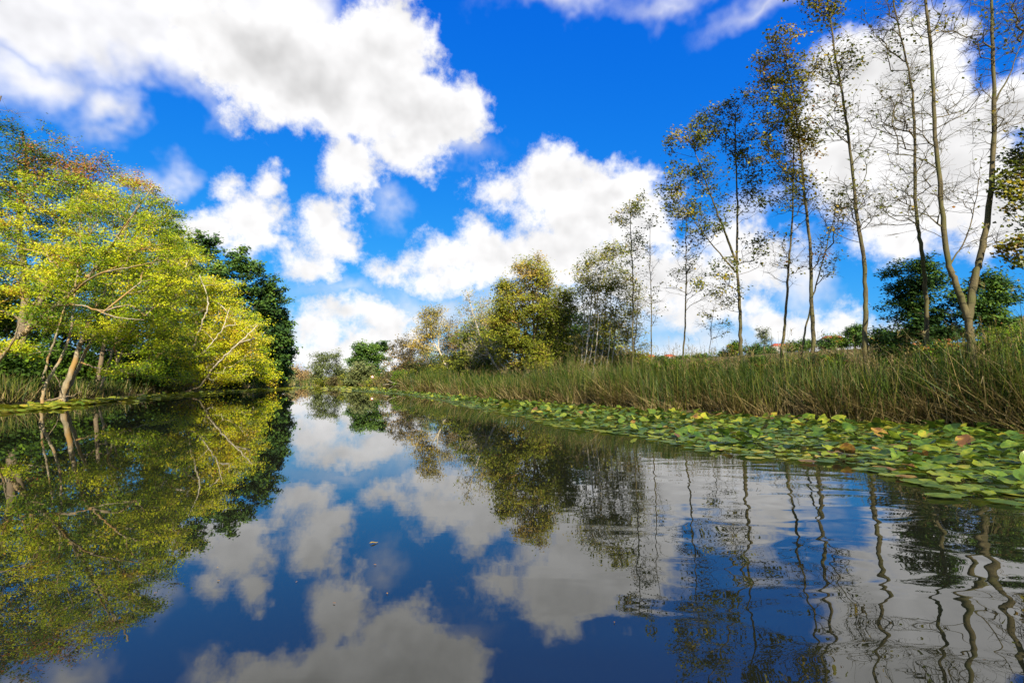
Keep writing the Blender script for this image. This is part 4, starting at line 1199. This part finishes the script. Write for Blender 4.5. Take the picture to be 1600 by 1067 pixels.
def house(px, py, D, w, d, h, label, rz=0.2):
    p = at(px, py, D)
    g = ground_z(p[0], p[1])
    h = max(h, p[2] - g)                       # eaves level seen above the bushes
    o = thing('house', (p[0], p[1], g), label, 'house', 'red-roofed houses on the ridge')
    o.rotation_euler = (0, 0, rz)
    wl = link('wall', boxmesh('wall', -w / 2, w / 2, -d / 2, d / 2, -0.5, h, M['render']), o)
    e = 0.35; rh = d * 0.24
    v = np.array([(-w / 2 - e, -d / 2 - e, h), (w / 2 + e, -d / 2 - e, h), (w / 2 + e, d / 2 + e, h), (-w / 2 - e, d / 2 + e, h), (-w / 2 + d * .25, 0, h + rh + .2), (w / 2 - d * .25, 0, h + rh + .2)])
    rf = link('roof', mesh_np('roof', v, [0, 1, 5, 4, 1, 2, 5, 2, 3, 4, 5, 3, 0, 4, 0, 3, 2, 1], [0, 4, 7, 11, 14], [4, 3, 4, 3, 4], M['tile']), o)
    link('chimney', boxmesh('chimney', w * .18, w * .18 + .6, .1, .7, h + rh * .3, h + rh + 1.0, M['render']), rf)
    for k in (-1, 0, 1):
        wn = link('window', boxmesh('window', k * w * .3 - .5, k * w * .3 + .5, -d / 2 - .05, -d / 2 + .02, h - 1.9, h - .6, M['white']), o)
        link('pane', boxmesh('pane', k * w * .3 - .4, k * w * .3 + .4, -d / 2 - .07, -d / 2 - .052, h - 1.8, h - .7, M['glass']), wn)
house(1218, 541, 300, 9.5, 6, 2.6, 'long low red-roofed house between two poplars')
house(1300, 530, 300, 11, 8, 2.6, 'red-roofed house half hidden among ridge trees', -0.3)
house(1046, 562, 330, 8, 6, 2.6, 'small red-roofed house showing beyond the sapling', 0.4)
house(1018, 564, 330, 6, 6, 2.6, 'smallest red-roofed house low on the ridge beside the thin poplars', 0.1)

RG = 'dark bushes along the ridge'
for k, (x, y, w, h, dd) in enumerate([(1065, 562, 16, 6, 110), (1100, 560, 20, 6, 108), (1135, 556, 18, 8, 106), (1148, 545, 9, 8, 104), (1178, 548, 18, 9, 104), (1200, 548, 14, 8, 110), (1240, 544, 18, 9, 102), (1258, 540, 12, 9, 103),
                                 (1290, 540, 20, 9, 101), (1315, 534, 18, 11, 100), (1335, 525, 14, 14, 100), (1360, 536, 20, 12, 98), (1385, 530, 20, 14, 96), (1030, 564, 16, 5, 112), (1470, 525, 40, 14, 80), (1540, 520, 50, 14, 76), (1600, 512, 40, 18, 74)]):
    far_tree('ridge_bush', 'dark green bush on the ridge where the meadow ends', dd, x, y + h, [(x, y, w, h, 0, 1.2)], M['dark_leaf'] if k % 3 else M['green_leaf'], M['brown_bark'], 60, 40, 0.34, 0.9, 400 + k, (0.45, 0.25), group=RG, cat='bush', twigs=1)
far_tree('ridge_tree', 'lone airy tree standing above the ridge bushes beside the low house', 104, 1193, 556, [(1192, 520, 9, 9), (1195, 530, 8, 10)], M['willow_leaf'], M['brown_bark'], 60, 22, 0.28, 0.8, 450, (0.2, 0.2))
far_tree('ridge_tree', 'rounded tree topping the ridge beside the dark-trunked poplar', 100, 1336, 545, [(1336, 515, 11, 9), (1338, 525, 14, 10)], M['dark_leaf'], M['brown_bark'], 60, 40, 0.3, 0.8, 451, (0.4, 0.2))
def pole(px, top, base, D, label):
    a, b = at(px, base, D), at(px, top, D)
    g = ground_z(a[0], a[1])
    o = thing('utility_pole', (a[0], a[1], g), label, 'utility pole', 'utility poles on the ridge')
    t = Tubes(); t.add(np.array([(0, 0, -0.5), (0, 0, b[2] - g)]), [0.16, 0.10], 8)
    link('post', t.mesh('post', M['steel']), o)
    link('crossarm', boxmesh('crossarm', -0.8, 0.8, -0.2, -0.11, b[2] - g - 0.7, b[2] - g - 0.55, M['steel']), o)
pole(1217, 517, 550, 290, 'utility pole beside the low red-roofed house')
pole(1279, 517, 545, 290, 'utility pole between the two poplar trunks and the ridge trees')
pole(1046, 525, 565, 350, 'distant utility pole above the small red roof')

# ------------------------------------------------------------------ driftwood at the left waterline
for k, (pts, D, lab) in enumerate([([(20, 640), (60, 628), (95, 622), (128, 612)], 22.5, 'grey dead limb resting against the left waterline'),
                                   ([(150, 630), (185, 622), (215, 618), (232, 606)], 29, 'bleached forked driftwood lying in the left fringe of pads'),
                                   ([(268, 618), (290, 612), (312, 604)], 40, 'short dead branch dipping into the water below the golden tree')]):
    o = thing('driftwood', px_ground(*pts[0]), lab, 'driftwood')
    org = np.array(o.location)
    rr2 = np.random.default_rng(500 + k)
    c = catmull([at(x, y, D + i * 0.4) for i, (x, y) in enumerate(pts)], 6)
    c[1:-1] += rr2.normal(size=(len(c) - 2, 3)) * 0.03
    t = Tubes(); t.add(c, np.linspace(0.07, 0.015, len(c)), 6); link('limb', t.mesh('limb', M['brown_bark'], org), o)
    for j in (5, 9, 12):
        if j < len(c) - 1:
            d = rr2.normal(size=3) * 0.5 + np.array([0.2, 0, 0.5])
            t = Tubes(); t.add(np.array([c[j], c[j] + d * 0.5 + rr2.normal(size=3) * .08, c[j] + d]), [0.03, 0.02, 0.006], 4)
            link('side_branch', t.mesh('side_branch', M['brown_bark'], org), o)
